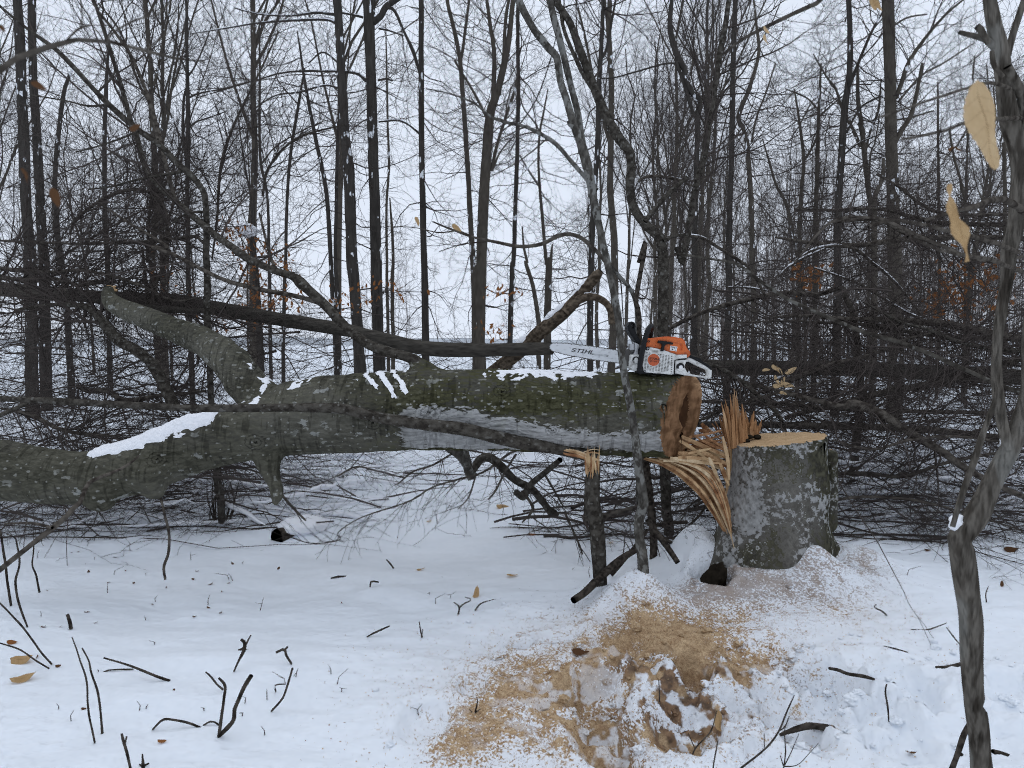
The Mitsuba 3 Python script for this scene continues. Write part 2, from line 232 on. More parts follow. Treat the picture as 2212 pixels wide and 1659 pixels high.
mat('sawn_wood', lambda p, n, uv: mix((.30, .19, .10), (.60, .43, .26), fbm(p.x * 30, p.y * 120, p.z * 30, 3)), rough=.8, spec=.1)
def f_butt(p, n, uv):
    a = fbm(p.x * 30, p.y * 30, p.z * 12, 4); g = fbm(p.x * 9, p.y * 9, p.z * 30 + 3, 3); ry, rz = (p.y - 3.82) / .2, (p.z - .93) / .2; q = dr.sqrt(dr.square(ry) + dr.square(rz))
    c = mix((.10, .052, .027), (.29, .165, .09), smoothstep(.3, .75, a * .55 + g * .5)); c = mix(c, mi.Color3f(.46, .285, .16), smoothstep(.62, .95, q) * smoothstep(-.1, .4, ry) * .8)
    return mix(c, (.09, .045, .024), smoothstep(.58, .72, g) * .55)
mat('butt_wood', f_butt, rough=.75, spec=.2, bump=lambda p, n, uv: fbm(p.x * 60, p.y * 60, p.z * 20, 3) * .006)
mat('rot', lambda p, n, uv: mix((.03, .016, .010), (.12, .06, .032), fbm(p.x * 40, p.y * 40, p.z * 15, 3)), rough=.95, spec=.05)
mat('soil', lambda p, n, uv: mix((.008, .007, .006), (.035, .028, .02), fbm(p.x * 60, p.y * 60, p.z * 60, 3)), rough=.95, spec=.05)
def f_leaf(p, n, uv):
    v = dr.abs(dr.abs(uv.x - .5) * 1.1 - uv.y * 6 + dr.floor(uv.y * 6)); mid = smoothstep(.035, .0, dr.abs(uv.x - .5))
    return mix(mix((.42, .27, .13), (.56, .39, .21), fbm(uv.x * 6, uv.y * 9, p.x * 9, 3)), (.27, .155, .07), dr.clip(mid * .7 + smoothstep(.12, .0, v) * .25, 0, 1))
def leafmat(k, fn=None, rgb=None):
    scene[k] = {'type': 'principledthin', 'base_color': mikit.proc(fn) if fn else {'type': 'rgb', 'value': list(rgb)}, 'roughness': .7, 'diff_trans': .7}
leafmat('tan_leaf', f_leaf); leafmat('rust_leaf', rgb=(.27, .115, .045)); leafmat('brown_leaf', rgb=(.115, .06, .032)); leafmat('pale_leaf', lambda p, n, uv: f_leaf(p, n, uv) * mi.Color3f(1.2, 1.3, 1.45))
mat('orange_plastic', lambda p, n, uv: mix((.60, .125, .018), (.40, .08, .016), smoothstep(.5, .8, fbm(p.x * 40, p.y * 40, p.z * 40, 3))), rough=.42, spec=.5)
mat('white_plastic', lambda p, n, uv: mix((.66, .66, .64), (.34, .33, .31), smoothstep(.5, .8, fbm(p.x * 35, p.y * 35, p.z * 35, 4))), rough=.5, spec=.5)
mat('black_plastic', rgb=(.008, .008, .009), rough=.55, spec=.25)
mat('black_ink', rgb=(.008, .008, .009), rough=.6, spec=.3)
mat('grey_ink', rgb=(.28, .29, .30), rough=.6, spec=.3)
mat('white_sticker', rgb=(.75, .75, .76), rough=.5, spec=.4)
mat('disc_red', rgb=(.48, .085, .02), rough=.4, spec=.5)
mat('bar_paint', lambda p, n, uv: mix((.62, .635, .65), (.42, .43, .44), smoothstep(.58, .78, fbm(p.x * 60, p.y * 30, p.z * 90, 4))), rough=.4, spec=.5)
mat('steel', rgb=(.45, .45, .46), rough=.35, metallic=1.)
mat('chain_steel', rgb=(.10, .095, .09), rough=.5, metallic=.8)
# ---------------------------------------------------------------- snow-covered ground, far ridge
def spaced(lo, hi, seg):
    """grid lines from lo to hi; seg: (from, to, step) of the fine parts, growing steps elsewhere."""
    a, b, s = seg; m = list(np.arange(a, b + 1e-9, s)); up, st = [m[-1]], s
    while up[-1] < hi: st *= 1.11; up.append(up[-1] + st)
    dn, st = [m[0]], s
    while dn[-1] > lo: st *= 1.11; dn.append(dn[-1] - st)
    return np.array(dn[:0:-1] + m + up[1:])
gx, gy = spaced(-900, 900, (-2.4, 2.7, .016)), spaced(-300, 1500, (2.05, 4.5, .014))
X, Y = np.meshgrid(gx, gy); Z = zg(X, Y); n0, n1 = X.shape
ii = np.arange((n0 - 1) * n1).reshape(n0 - 1, n1)[:, :-1].ravel()
one('snow_ground', 'snow covered forest floor strewn with sawdust and trampled in front of the stump', None, (np.stack([X, Y, Z], -1).reshape(-1, 3), np.vstack([np.stack([ii, ii + 1, ii + n1 + 1], 1), np.stack([ii, ii + n1 + 1, ii + n1], 1)])), 'snow', True, kind='structure')
xs = np.linspace(-420, 420, 260); hs = 5 + 9 * sst(-150, -30, xs) * 0 + 4.5 * meshkit.fbm(np.stack([xs / 60, xs * 0, xs * 0], 1), 3) + 1.6 * meshkit.fbm(np.stack([xs / 7, xs * 0 + 3, xs * 0], 1), 3)
hv = np.concatenate([np.stack([xs, 470 + 0 * xs, -1 + 0 * xs], 1), np.stack([xs, 500 + 0 * xs, hs * .62], 1), np.stack([xs, 620 + 0 * xs, -1 + 0 * xs], 1)]); j = np.arange(259)
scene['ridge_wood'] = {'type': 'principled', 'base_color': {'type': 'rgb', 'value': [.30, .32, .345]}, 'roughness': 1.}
one('far_hills', 'low blue grey wooded hills on the far side of the open field', None, (hv, np.vstack([np.vstack([np.stack([j + a, j + a + 1, j + a + 261], 1), np.stack([j + a, j + a + 261, j + a + 260], 1)]) for a in (0, 260)])), 'ridge_wood', True, kind='structure')
# ---------------------------------------------------------------- distance fields (surface nets)
def nets(F, org, h):
    """the zero surface of the samples F (inside negative) as vertices and triangles."""
    S = F < 0; c = sum(S[i:S.shape[0] - 1 + i, j:S.shape[1] - 1 + j, k:S.shape[2] - 1 + k].astype(np.int8) for i in (0, 1) for j in (0, 1) for k in (0, 1))
    I = np.argwhere((c > 0) & (c < 8)); idx = np.full(c.shape, -1, np.int32); idx[tuple(I.T)] = np.arange(len(I))
    off = np.array([[i, j, k] for i in (0, 1) for j in (0, 1) for k in (0, 1)]); val = np.stack([F[tuple((I + o).T)] for o in off], 1)
    acc, cnt = np.zeros((len(I), 3)), np.zeros((len(I), 1))
    for a in range(8):
        for b in range(a + 1, 8):
            if np.abs(off[a] - off[b]).sum() != 1: continue
            u, w = val[:, a], val[:, b]; on = (u < 0) != (w < 0); t = np.where(on, u / np.where(on, u - w, 1), 0)[:, None]
            acc += on[:, None] * (off[a] + t * (off[b] - off[a])); cnt += on[:, None]
    V = org + h * (I + acc / cnt); Fs = []
    for ax in range(3):
        n = [s - 1 for s in S.shape]; sl0 = [slice(1, m) for m in n]; sl1 = list(sl0); sl0[ax] = slice(0, n[ax]); sl1[ax] = slice(1, n[ax] + 1)
        A, B = S[tuple(sl0)], S[tuple(sl1)]; E = np.argwhere(A != B); st = A[tuple(E.T)]; E = E + [0 if q == ax else 1 for q in range(3)]
        u, w = [(1, 2), (2, 0), (0, 1)][ax]; du, dw = np.eye(3, dtype=int)[u], np.eye(3, dtype=int)[w]
        g = np.stack([idx[tuple(q.T)] for q in (E - du - dw, E - dw, E, E - du)], 1); g = np.where(st[:, None], g, g[:, ::-1]); Fs += [g[:, [0, 1, 2]], g[:, [0, 2, 3]]]
    return V, np.vstack(Fs)
def grid(lo, hi, h):
    ax = [np.arange(a, b + h, h) for a, b in zip(lo, hi)]; return np.stack(np.meshgrid(*ax, indexing='ij'), -1).astype(np.float32)
def cones(G, segs, k=.045):
    """smooth union of round cones: segs of (a, b, ra, rb)."""
    d = np.full(G.shape[:3], 9., np.float32)
    for a, b, ra, rb in segs:
        a, b = np.asarray(a, np.float32), np.asarray(b, np.float32); w = b - a
        pad = max(ra, rb) + .16; lo = [np.searchsorted(G[tuple(slice(None) if q == x else 0 for q in range(3)) + (x,)], min(a[x], b[x]) - pad) for x in range(3)]
        hi = [np.searchsorted(G[tuple(slice(None) if q == x else 0 for q in range(3)) + (x,)], max(a[x], b[x]) + pad) for x in range(3)]
        s = tuple(slice(l, m) for l, m in zip(lo, hi)); g = G[s]
        if 0 in g.shape: continue
        t = np.clip((g - a) @ w / (w @ w), 0, 1); e = np.linalg.norm(g - a - t[..., None] * w, axis=-1) - (ra + (rb - ra) * t)
        q = d[s]; m = np.clip(.5 + .5 * (q - e) / k, 0, 1); d[s] = q * (1 - m) + e * m - k * m * (1 - m)
    return d
def segs_of(p, r, n): P, R = resample(p, r, n); return [(P[i], P[i + 1], R[i], R[i + 1]) for i in range(n - 1)]
def pick(v, f, on):
    f = f[on]; u, inv = np.unique(f, return_inverse=True); return v[u], inv.reshape(-1, 3)
def normals(v, f):
    n = np.zeros_like(v); c = np.cross(v[f[:, 1]] - v[f[:, 0]], v[f[:, 2]] - v[f[:, 0]])
    for k in range(3): np.add.at(n, f[:, k], c)
    return unit(n)
def snow_shell(v, f, mask, thick, seed=0, freq=16., thr=.5, nz=1.6):
    """snow lying on the upper faces of a mesh where mask(points) is high; dips under the bark where there is none."""
    n = normals(v, f); m = mask(v) + .9 * (meshkit.fbm(v * freq + seed, 3) - .5) - nz * np.maximum(0, .82 - n[:, 2])
    d = np.clip(m - thr, -.25, .6); keep = (d > -.2)[f].all(1)
    if not keep.any(): return None
    w = v + (n * .45 + [0, 0, .6]) * (thick * np.where(d > 0, np.sqrt(np.maximum(d, 0)), d * 2.5) * (.65 + .7 * meshkit.noise(v * 75 + seed)))[:, None]
    return pick(w, f, keep)
# ---------------------------------------------------------------- the felled beech
def xface(y, z): return .892 + .69 * (y - 3.80) + .166 * (z - .93)
beech = thing('fallen_beech_tree', 'thick grey beech trunk freshly felled and lying level with a chainsaw on top', 'fallen tree')
mp, mr = trace('V 1580,900,172 1480,898,173 1300,894,172 1100,886,167 900,886,165 750,892,160 640,896,150', (3.80, 3.80, 3.82, 3.86, 3.9))
lp, lr = trace('D 2300,1035,420 2000,1065,400 1750,1110,350 1550,1150,330 1300,1205,335 1100,1285,320 900,1365,310 700,1415,300 500,1445,296 250,1425,315 0,1390,350 -250,1370,340', (3.88, 3.86, 3.8, 3.72, 3.66, 3.62, 3.6))
up_, ur = trace('D 1760,1010,230 1590,895,235 1485,735,212 1310,592,178 1110,508,152 950,440,140 810,385,125 715,335,108 688,285,82 690,245,62', (3.92, 4.05, 4.3, 4.6, 4.85))
hp, hr = trace('D 1700,1230,150 1690,1330,110 1705,1395,60 1735,1480,36 1752,1530,40 1740,1600,26', (3.78, 3.72))
bp, br_ = trace('E 700,930,200 600,830,150 540,755,95 480,690,72', (3.86, 3.95))
G = grid((-2.75, 3.15, .43), (1.16, 4.25, 1.4), .0105)
d = cones(G, segs_of(mp, mr, 14) + segs_of(lp, lr, 22) + segs_of(up_, ur, 14)[:5] + segs_of(hp, hr, 10) + segs_of(bp, br_, 4) + segs_of(*trace('D 620,1500,240 640,1580,120 660,1600,40', 3.6), 4) + segs_of(*trace('D 940,1430,250 985,1520,60 1000,1545,20', 3.62), 4)
          + segs_of(*trace('E 500,1020,330 470,1030,330', (3.75, 3.72)), 3), .05)
d = d - .010 * (meshkit.fbm(G[::1] * 6., 2).astype(np.float32) - .5)
gy_, gz_ = G[..., 1], G[..., 2]
rel = .020 * (meshkit.fbm(np.stack([gy_ * 14 + gz_ * 9, gz_ * 22, gy_ * 0], -1), 2) - .5) + .018 * np.sin(gz_ * 60 + gy_ * 22 + 5 * meshkit.noise(G * 8)) * np.exp(-((gz_ - .87) / .09)**2) * (gy_ < 3.86) + .035 * np.exp(-((gy_ - 3.96) / .05)**2)
rel = rel * np.clip(1.35 - np.hypot(gy_ - 3.81, gz_ - .93) / .165, .05, 1)
dface = (G[..., 0] - xface(gy_, gz_) - rel) * .8
hol = np.sqrt(((G[..., 0] - xface(gy_, gz_)) / .10)**2 + ((gy_ - 3.84) / .064)**2 + ((gz_ - .925 + .4 * (gy_ - 3.86)) / .105)**2) - 1 + .5 * (meshkit.fbm(G * 11, 2) - .5)
d = np.maximum(np.maximum(d, dface), -hol * .06)
v, f = nets(d, G[0, 0, 0].astype(float), .0105); v = trimesh.smoothing.filter_taubin(trimesh.Trimesh(v, f, process=False), iterations=4).vertices.view(np.ndarray)
c = v[f].mean(1); nf = np.cross(v[f[:, 1]] - v[f[:, 0]], v[f[:, 2]] - v[f[:, 0]]); nf = unit(nf)
rad = np.hypot(c[:, 1] - 3.81, c[:, 2] - .93); back = xface(c[:, 1], c[:, 2]) - c[:, 0]
inhol = (rad < .165) & (back > .02) & (back < .3); oncut = (back < .03) & ((nf[:, 0] > .25) | (rad < .15)) & ~inhol & (c[:, 0] > .5)
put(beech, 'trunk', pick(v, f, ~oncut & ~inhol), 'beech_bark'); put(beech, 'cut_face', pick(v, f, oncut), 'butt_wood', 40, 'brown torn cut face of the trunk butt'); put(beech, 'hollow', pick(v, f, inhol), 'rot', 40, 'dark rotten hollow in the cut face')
trunk_v, trunk_f = pick(v, f, ~oncut & ~inhol)
um, (UP, UR) = limb(up_[1:], ur[1:], 36, .014, .085, .10, 3, 14.)
put(beech, 'limb', um, 'beech_bark', True, 'thick limb rising and receding to a snapped end')
for s in ('D 690,240,44 715,235,20 735,228,8', 'D 700,245,30 722,262,16', 'D 715,250,26 745,255,14'): put(beech, 'splinter', limb(*trace(s, 4.85), 6, .012, .2, .2)[0], 'fresh_wood')
b1 = trace('E 560,770,90 480,690,70 250,620,66 120,540,62 0,430,60 D 2080,370,62 1980,280,60 1900,210,72 1850,170,50 1720,125,44 1600,70,44 1480,0,42 A 1600,1659,44 1330,1460,42 1100,1260,36 940,1100,32 860,850,30 820,740,28 760,520,26 690,300,24 640,140,22 580,-40,18', (3.9, 4.2, 4.6, 5.0, 5.2))
b2 = trace('A 1110,1265,30 1070,1130,28 1010,870,24 950,660,24 900,520,22 850,400,20 790,290,20 700,170,16 600,40,12 560,-60,10', (4.8, 5.0, 5.1)); b3 = trace('A 1000,880,20 940,640,16 900,580,15 860,480,13 760,200,12 620,20,9', (4.9, 5.3))
b4 = trace('D 2110,380,34 1990,325,32 1840,285,30 1620,245,28 1420,190,26 1250,110,24 1100,30,22 960,-20,20 A 1060,1560,18 800,1400,16 640,1290,12', (4.3, 4.6, 5.0)); b5 = trace('D 1850,175,22 1740,110,20 1700,0,18 A 1690,1550,16 1640,1350,14', (4.7, 4.9))
for b in (b1, b2, b3, b4, b5): put(beech, 'branch', limb(*b, 9, None, .06, .12)[0], 'grey_bark' if b is b1 else 'branch_bark')
put(beech, 'branch', limb(*trace('G 1015,-60,14 1040,50,17 1070,180,18 1065,300,17 1035,390,18 1045,470,15', (3.62, 3.5)), 7)[0], 'branch_bark')
for s in ('R 735,20,20 810,30,30 835,110,26 850,100,8', 'E 690,1230,62 780,1300,60 830,1380,56 845,1440,40'): put(beech, 'branch_stub', limb(*trace(s, 4.35), 9)[0], 'sapling_bark')
low = [trace('E 850,1410,40 900,1330,60 960,1310,62 1040,1370,56 1120,1450,50 1230,1510,50 1300,1590,46 1350,1659,44 H 1350,30,44 1390,60,36', (4.5, 4.9)), trace('E 1130,1530,40 1180,1560,46 1215,1490,42 1320,1400,38 1410,1325,36', (4.7, 4.3)), trace('E 1300,1400,16 1370,1520,14 1430,1625,10', 4.6)]
drp = [trace('E 1290,1250,14 1110,1275,18 930,1400,15 760,1450,13 600,1500,11 470,1580,11 300,1640,9 H 280,30,9 120,90,8 0,175,8 G 2150,215,8 1980,240,7 1830,200,5', (4.0, 4.3, 4.4)), trace('E 1130,1290,14 1060,1400,13 1000,1520,12 950,1580,8', (4.2, 4.3)), trace('E 720,1290,14 600,1360,14 480,1400,12 380,1480,9', (4.2, 4.4)),
       trace('E 870,1440,11 830,1560,10 760,1640,6', 4.4), trace('E 0,1430,12 120,1370,12 260,1400,10 420,1440,8', 4.6), trace('R 300,160,8 340,205,7 370,235,5', 4.3), trace('R 980,150,10 1010,200,8 980,240,5', 4.5), trace('R 1100,210,7 1140,300,6 1150,330,5', 4.3)]
for b in low: put(beech, 'branch', limb(*b, 9)[0], 'grey_bark')
for b in drp: put(beech, 'branch', limb(*b, 6)[0], 'branch_bark')
P0, R0 = as_parents(drp + low[:1]); m1, (P1, R1) = twigset(P0, R0, [dict(n=95, l=(.12, .45), ang=(25, 55), up=-.1, rr=(.35, .6), rmax=.004, rmin=.0012), dict(n=150, l=(.06, .2), up=-.02, rmin=.001, k=4)])
P0, R0 = as_parents([b1, b2, b3, b4, b5]); m2, _ = twigset(P0, R0, [dict(n=55, l=(.5, 1.7), t=(.3, 1), ang=(25, 70), up=.12, rmax=.011, k=7), dict(n=240, l=(.2, .7), rmin=.0011, k=6), dict(n=500, l=(.1, .35), rmin=.0009, k=4)])
put(beech, 'twigs', join(m1, m2), 'twig', True, kind='stuff')
def m_band(lo, hi, cx, cy, rx, ry): return lambda p: np.exp(-(((p[:, 0] - cx) / rx)**2 + ((p[:, 1] - cy) / ry)**2)**2)
vx = lambda x, Y: (x - 1106) / FX * Y
for mk, th, sd, fr, thr, lab in [(lambda p: .78 * np.exp(-((p[:, 0] - vx(1180, 3.85)) / .40)**4) * np.exp(-((p[:, 1] - 3.76) / .11)**2), .015, 1, 42., .62, 'crumbly snow along the top of the felled trunk left of the chainsaw'),
                            (lambda p: .95 * np.exp(-(((p[:, 0] - vx(845, 3.8) + .75 * (p[:, 2] - 1.08)) / .16)**2)) * sst(.90, 1.04, p[:, 2]) * (p[:, 0] < vx(905, 3.85)) * (.55 + .75 * (np.sin(95 * (p[:, 0] * .85 + (p[:, 2] - .9)**2 * 2.2) + 2 * meshkit.noise(p * 14)) > -.1)), .010, 2, 34., .74, 'streaks of snow caught by the branch collar on the felled trunk'),
                            (lambda p: 1.05 * sst(vx(175, 3.66), vx(215, 3.66), p[:, 0]) * sst(vx(480, 3.7), vx(455, 3.7), p[:, 0]) * np.exp(-((p[:, 1] - 3.66) / .085)**4), .024, 3, 30., .60, 'thick strip of snow on the upper side of the low limb of the felled beech'),
                            (lambda p: .9 * np.exp(-(((p[:, 0] - vx(560, 3.85)) / .05)**2)) + .8 * np.exp(-(((p[:, 0] - vx(510, 3.8)) / .05)**2)) + .8 * np.exp(-(((p[:, 0] - vx(650, 3.85)) / .11)**2)) * (p[:, 2] > 1.06), .012, 4, 34., .8, 'small snow patches in the crotch where the felled beech forks')]:
    sm = snow_shell(trunk_v, trunk_f, mk, th, sd, fr, thr)
    if sm is not None: one('snow_patch', lab, 'snow', sm, 'clean_snow', True, kind='stuff')
# ---------------------------------------------------------------- the stump
stump = thing('stump', 'waist high fresh stump with pale lichen, splintered hinge and fan of torn slivers', 'stump')
G = grid((.95, 3.45, -.1), (2.0, 4.45, .9), .0105)
sg = [((1.43, 3.95, .9), (1.435, 3.95, .5), .250, .254), ((1.435, 3.95, .5), (1.44, 3.95, .2), .254, .268), ((1.44, 3.95, .2), (1.44, 3.95, -.1), .268, .31)]
for a, b, ra, rb in [((1.28, 3.95, .3), at(1515, 1275, 4.02), .13, .07), ((1.5, 3.8, .22), (1.5, 3.6, -.02), .12, .07), ((1.62, 3.98, .22), (1.86, 3.95, -.05), .13, .07), ((1.33, 3.82, .12), (1.25, 3.6, -.1), .13, .08), ((1.27, 3.88, .40), (1.07, 3.80, -.02), .12, .07), ((1.36, 4.1, .2), (1.2, 4.4, -.05), .14, .1)]: sg.append((a, b, ra, rb))
sg.append((at(1795, 985, 4.12), at(1790, 1130, 4.1), .035, .05))
d = cones(G, sg, .07); d = d - .022 * (meshkit.fbm(G * [5, 5, 2.2], 3).astype(np.float32) - .5) - .012 * (np.abs(meshkit.noise(G * [9, 9, 1.5] + 4) - .5) * 2).astype(np.float32)
top = .785 + .115 * (G[..., 0] - 1.43) - .03 * (G[..., 1] - 3.95) + .010 * (meshkit.noise(G * 30) - .5); d = np.maximum(d, (G[..., 2] - top))
d = np.maximum(d, (1.205 - G[..., 0]) * .9 - 3 * np.clip(.45 - G[..., 2], 0, 1) - 3 * np.clip(3.93 - G[..., 1], 0, 1))
v, f = nets(d, G[0, 0, 0].astype(float), .0105); v = trimesh.smoothing.filter_taubin(trimesh.Trimesh(v, f, process=False), iterations=3).vertices.view(np.ndarray)
c = v[f].mean(1); nf = unit(np.cross(v[f[:, 1]] - v[f[:, 0]], v[f[:, 2]] - v[f[:, 0]])); ontop = (nf[:, 2] > .6) & (c[:, 2] > .7); torn = (nf[:, 0] < -.75) & (c[:, 0] < 1.225) & (c[:, 2] > .42) & (c[:, 1] > 3.9) & ~ontop
put(stump, 'bark', pick(v, f, ~ontop & ~torn), 'stump_bark'); put(stump, 'sawn_top', pick(v, f, ontop), 'sawn_wood', True, 'pale sawn top of the stump'); put(stump, 'torn_side', pick(v, f, torn), 'fresh_wood', True)
def sliver(pts, w, t, Y, twist=0., taper=(.25, .15)):
    """a flat sliver of split wood along crop-J points (x, y); w, t in metres."""
    p = np.array([at(*vpx('J', a, b), y) for (a, b), y in zip(pts, np.interp(np.linspace(0, 1, len(pts)), np.linspace(0, 1, len(Y)), Y))])
    P, _ = resample(p, np.ones(len(p)), 14); tg = unit(np.gradient(P, axis=0)); vw = unit(np.cross(tg, [.0, -1, .05])); dp = np.cross(tg, vw)
    vw, dp = vw * math.cos(twist) + dp * math.sin(twist), dp * math.cos(twist) - vw * math.sin(twist)
    s = np.linspace(0, 1, 14); W = w / 2 * np.minimum(np.interp(s, [0, .25, 1], [taper[0], 1, 1]), np.interp(s, [0, .6, 1], [1, 1, taper[1]])) * (1 + .25 * (rng.random(14) - .5)); H = t / 2 * np.interp(s, [0, .2, .8, 1], [.6, 1, 1, .4])
    R = np.stack([P + vw * (W * a)[:, None] + dp * (H * b)[:, None] for a, b in ((-1, -1), (1, -.7), (1, 1), (-1, .6))], 1).reshape(-1, 3)
    i, j = np.meshgrid(np.arange(13), np.arange(4), indexing='ij'); j2 = (j + 1) % 4; q_ = np.stack([i * 4 + j, i * 4 + j2, i * 4 + 4 + j2, i * 4 + 4 + j], -1).reshape(-1, 4)
    m = trimesh.Trimesh(R, np.vstack([q_[:, [0, 1, 2]], q_[:, [0, 2, 3]], [[0, 2, 1], [0, 3, 2], [52, 53, 54], [52, 54, 55]]]), process=False); m.fix_normals(); return m
def lerp2(A, B, t): A, B = resample(np.c_[np.array(A, float), np.zeros(len(A))], np.ones(len(A)), 9)[0][:, :2], resample(np.c_[np.array(B, float), np.zeros(len(B))], np.ones(len(B)), 9)[0][:, :2]; return A * (1 - t) + B * t
lowc = [(385, 852), (560, 900), (720, 1000), (850, 1115), (960, 1250), (1060, 1420), (1130, 1540), (1188, 1650)]; upc = [(560, 845), (820, 880), (980, 950), (1070, 1080), (1125, 1250), (1160, 1420), (1178, 1560), (1190, 1640)]
mid0 = [(640, 815), (800, 760), (960, 720), (1110, 700)]; mid1 = [(660, 835), (800, 860), (960, 900), (1135, 1000)]
for A, B, n, YY, ww, mt in ((lowc, upc, 17, (3.80, 3.74, 3.74), .030, 'fresh_wood'), (mid0, mid1, 7, (3.8, 3.82, 3.86), .034, 'fresh_wood')):
    for i in range(n): put(stump, 'sliver', sliver(lerp2(A, B, (i + .3) / n), ww * rng.uniform(.7, 1.25), .02, np.array(YY) + .07 + rng.uniform(0, .025), rng.uniform(-.2, .2)), WOODS[(i * 7) % 4], False)
for i in range(40):
    L = lerp2(lowc, upc, np.clip(rng.uniform(.05, 1.05), 0, 1)); a = rng.integers(0, 4); b = rng.integers(6, 9); put(stump, 'sliver', sliver(L[a:b + 1] + rng.normal(size=(1, 2)) * 6, rng.uniform(.004, .015), rng.uniform(.003, .009), np.array([3.8, 3.76, 3.75]) + rng.uniform(-.03, .05), rng.uniform(-.5, .5)), WOODS[i % 4], False)
for a, b, w, Y in [((720, 655), (1115, 828), .020, 3.78), ((703, 690), (935, 845), .018, 3.76), ((775, 805), (985, 760), .013, 3.75), ((690, 800), (860, 820), .022, 3.75), ((690, 840), (1010, 862), .018, 3.74), ((620, 845), (985, 900), .02, 3.74), ((560, 870), (1000, 880), .016, 3.75), ((700, 870), (1060, 890), .016, 3.75),
                   ((965, 840), (1060, 1060), .017, 3.72), ((1060, 1060), (1090, 1140), .012, 3.72), ((790, 660), (1080, 600), .013, 3.86), ((830, 640), (1100, 840), .012, 3.85), ((760, 715), (1100, 690), .014, 3.88), ((780, 745), (1105, 730), .018, 3.86), ((900, 690), (1110, 780), .014, 3.84), ((850, 700), (1010, 860), .012, 3.83), ((920, 640), (1100, 760), .012, 3.85),
                   ((1060, 890), (1140, 1090), .02, 3.78), ((870, 770), (1120, 900), .026, 3.8), ((800, 720), (1100, 640), .012, 3.9), ((940, 560), (1080, 690), .007, 3.95), ((990, 540), (1090, 650), .007, 3.97), ((1020, 520), (1075, 640), .007, 3.95), ((1060, 480), (1090, 640), .008, 3.95), ((900, 540), (960, 620), .02, 4.0), ((880, 600), (975, 605), .02, 3.97)]:
    put(stump, 'sliver', sliver([a, ((a[0] + b[0]) / 2, (a[1] + b[1]) / 2 + rng.uniform(-8, 8)), b], w, w * .55, (Y, Y + .02), rng.uniform(-.4, .4), (.7, .5)), WOODS[int(a[0]) % 3] if Y < 3.83 else 'red_wood', False)
put(stump, 'sliver', sliver([(1085, 655), (1108, 760), (1130, 870), (1142, 1040)], .018, .012, (3.78, 3.74), 0, (.5, .5)), 'sawn_wood', False)
for x0, y0, x1, y1, w, Y in [(1155, 752, 1072, 350, 44, 3.84), (1185, 745, 1105, 322, 40, 3.87), (1140, 700, 1090, 420, 34, 3.9), (1205, 738, 1150, 282, 40, 3.9), (1222, 725, 1185, 232, 40, 3.93), (1240, 705, 1212, 320, 40, 3.95), (1258, 690, 1203, 250, 30, 3.98), (1282, 700, 1255, 365, 50, 3.93), (1300, 660, 1288, 430, 34, 3.98), (1312, 640, 1302, 480, 30, 4.0),
                             (1335, 650, 1362, 430, 58, 4.0), (1368, 645, 1386, 515, 36, 4.02), (1170, 748, 1130, 385, 36, 3.83), (1200, 742, 1172, 395, 36, 3.86), (1215, 735, 1195, 420, 34, 3.88), (1250, 720, 1240, 470, 52, 3.9), (1125, 690, 1060, 480, 26, 3.9), (1180, 745, 1165, 470, 30, 3.82), (1275, 690, 1262, 580, 62, 3.9), (1345, 655, 1330, 560, 40, 3.98), (1380, 660, 1440, 480, 16, 4.05)]:
    for e in range(3):
        s_ = (1, .82, .62)[e] * (1 if e == 0 else rng.uniform(.8, 1.15)); xa, xb, yb = x0 + (0, -.3, .3)[e] * w, x1 + (0, -.25, .4)[e] * w + (1 - s_) * (x0 - x1) * .6, y0 + (y1 - y0) * s_
        put(stump, 'splinter', sliver([(xa, y0 + 14), ((xa * 2 + xb) / 3 + rng.uniform(-4, 4), (y0 * 2 + yb) / 3), ((xa + 2 * xb) / 3 + rng.uniform(-4, 4), (y0 + 2 * yb) / 3), (xb, yb)], w * rng.uniform(.4, .62) / 2.212 / 1.85172 / FX * Y, .012, (Y + .012 * e, Y + .02 + .012 * e), rng.uniform(-.7, .7), (.9, .10)), 'spike_wood', False)
for x, y, w, Y in [(1320, 660, 40, 3.98), (1395, 660, 34, 3.99), (1290, 690, 36, 3.93)]:
    m = trimesh.creation.icosphere(2, .02); m.vertices = m.vertices * (1 + .7 * (meshkit.fbm(m.vertices * 50 + x, 2) - .5)[:, None]) * [w / 30, 1, .6] + at(*vpx('J', x, y), Y); put(stump, 'rotten_wood', m, 'soil', 30)
m = trimesh.creation.icosphere(4, 1.); m.vertices = m.vertices * [.055, .06, .10] * (1 + .6 * (meshkit.fbm(m.vertices * 3, 3) - .5)[:, None]); m.vertices = m.vertices @ trimesh.transformations.rotation_matrix(.5, [0, 1, 0])[:3, :3].T + at(1540, 1256, 3.70); put(stump, 'root_hollow', m, 'soil', True, 'black hollow under the root of the stump')
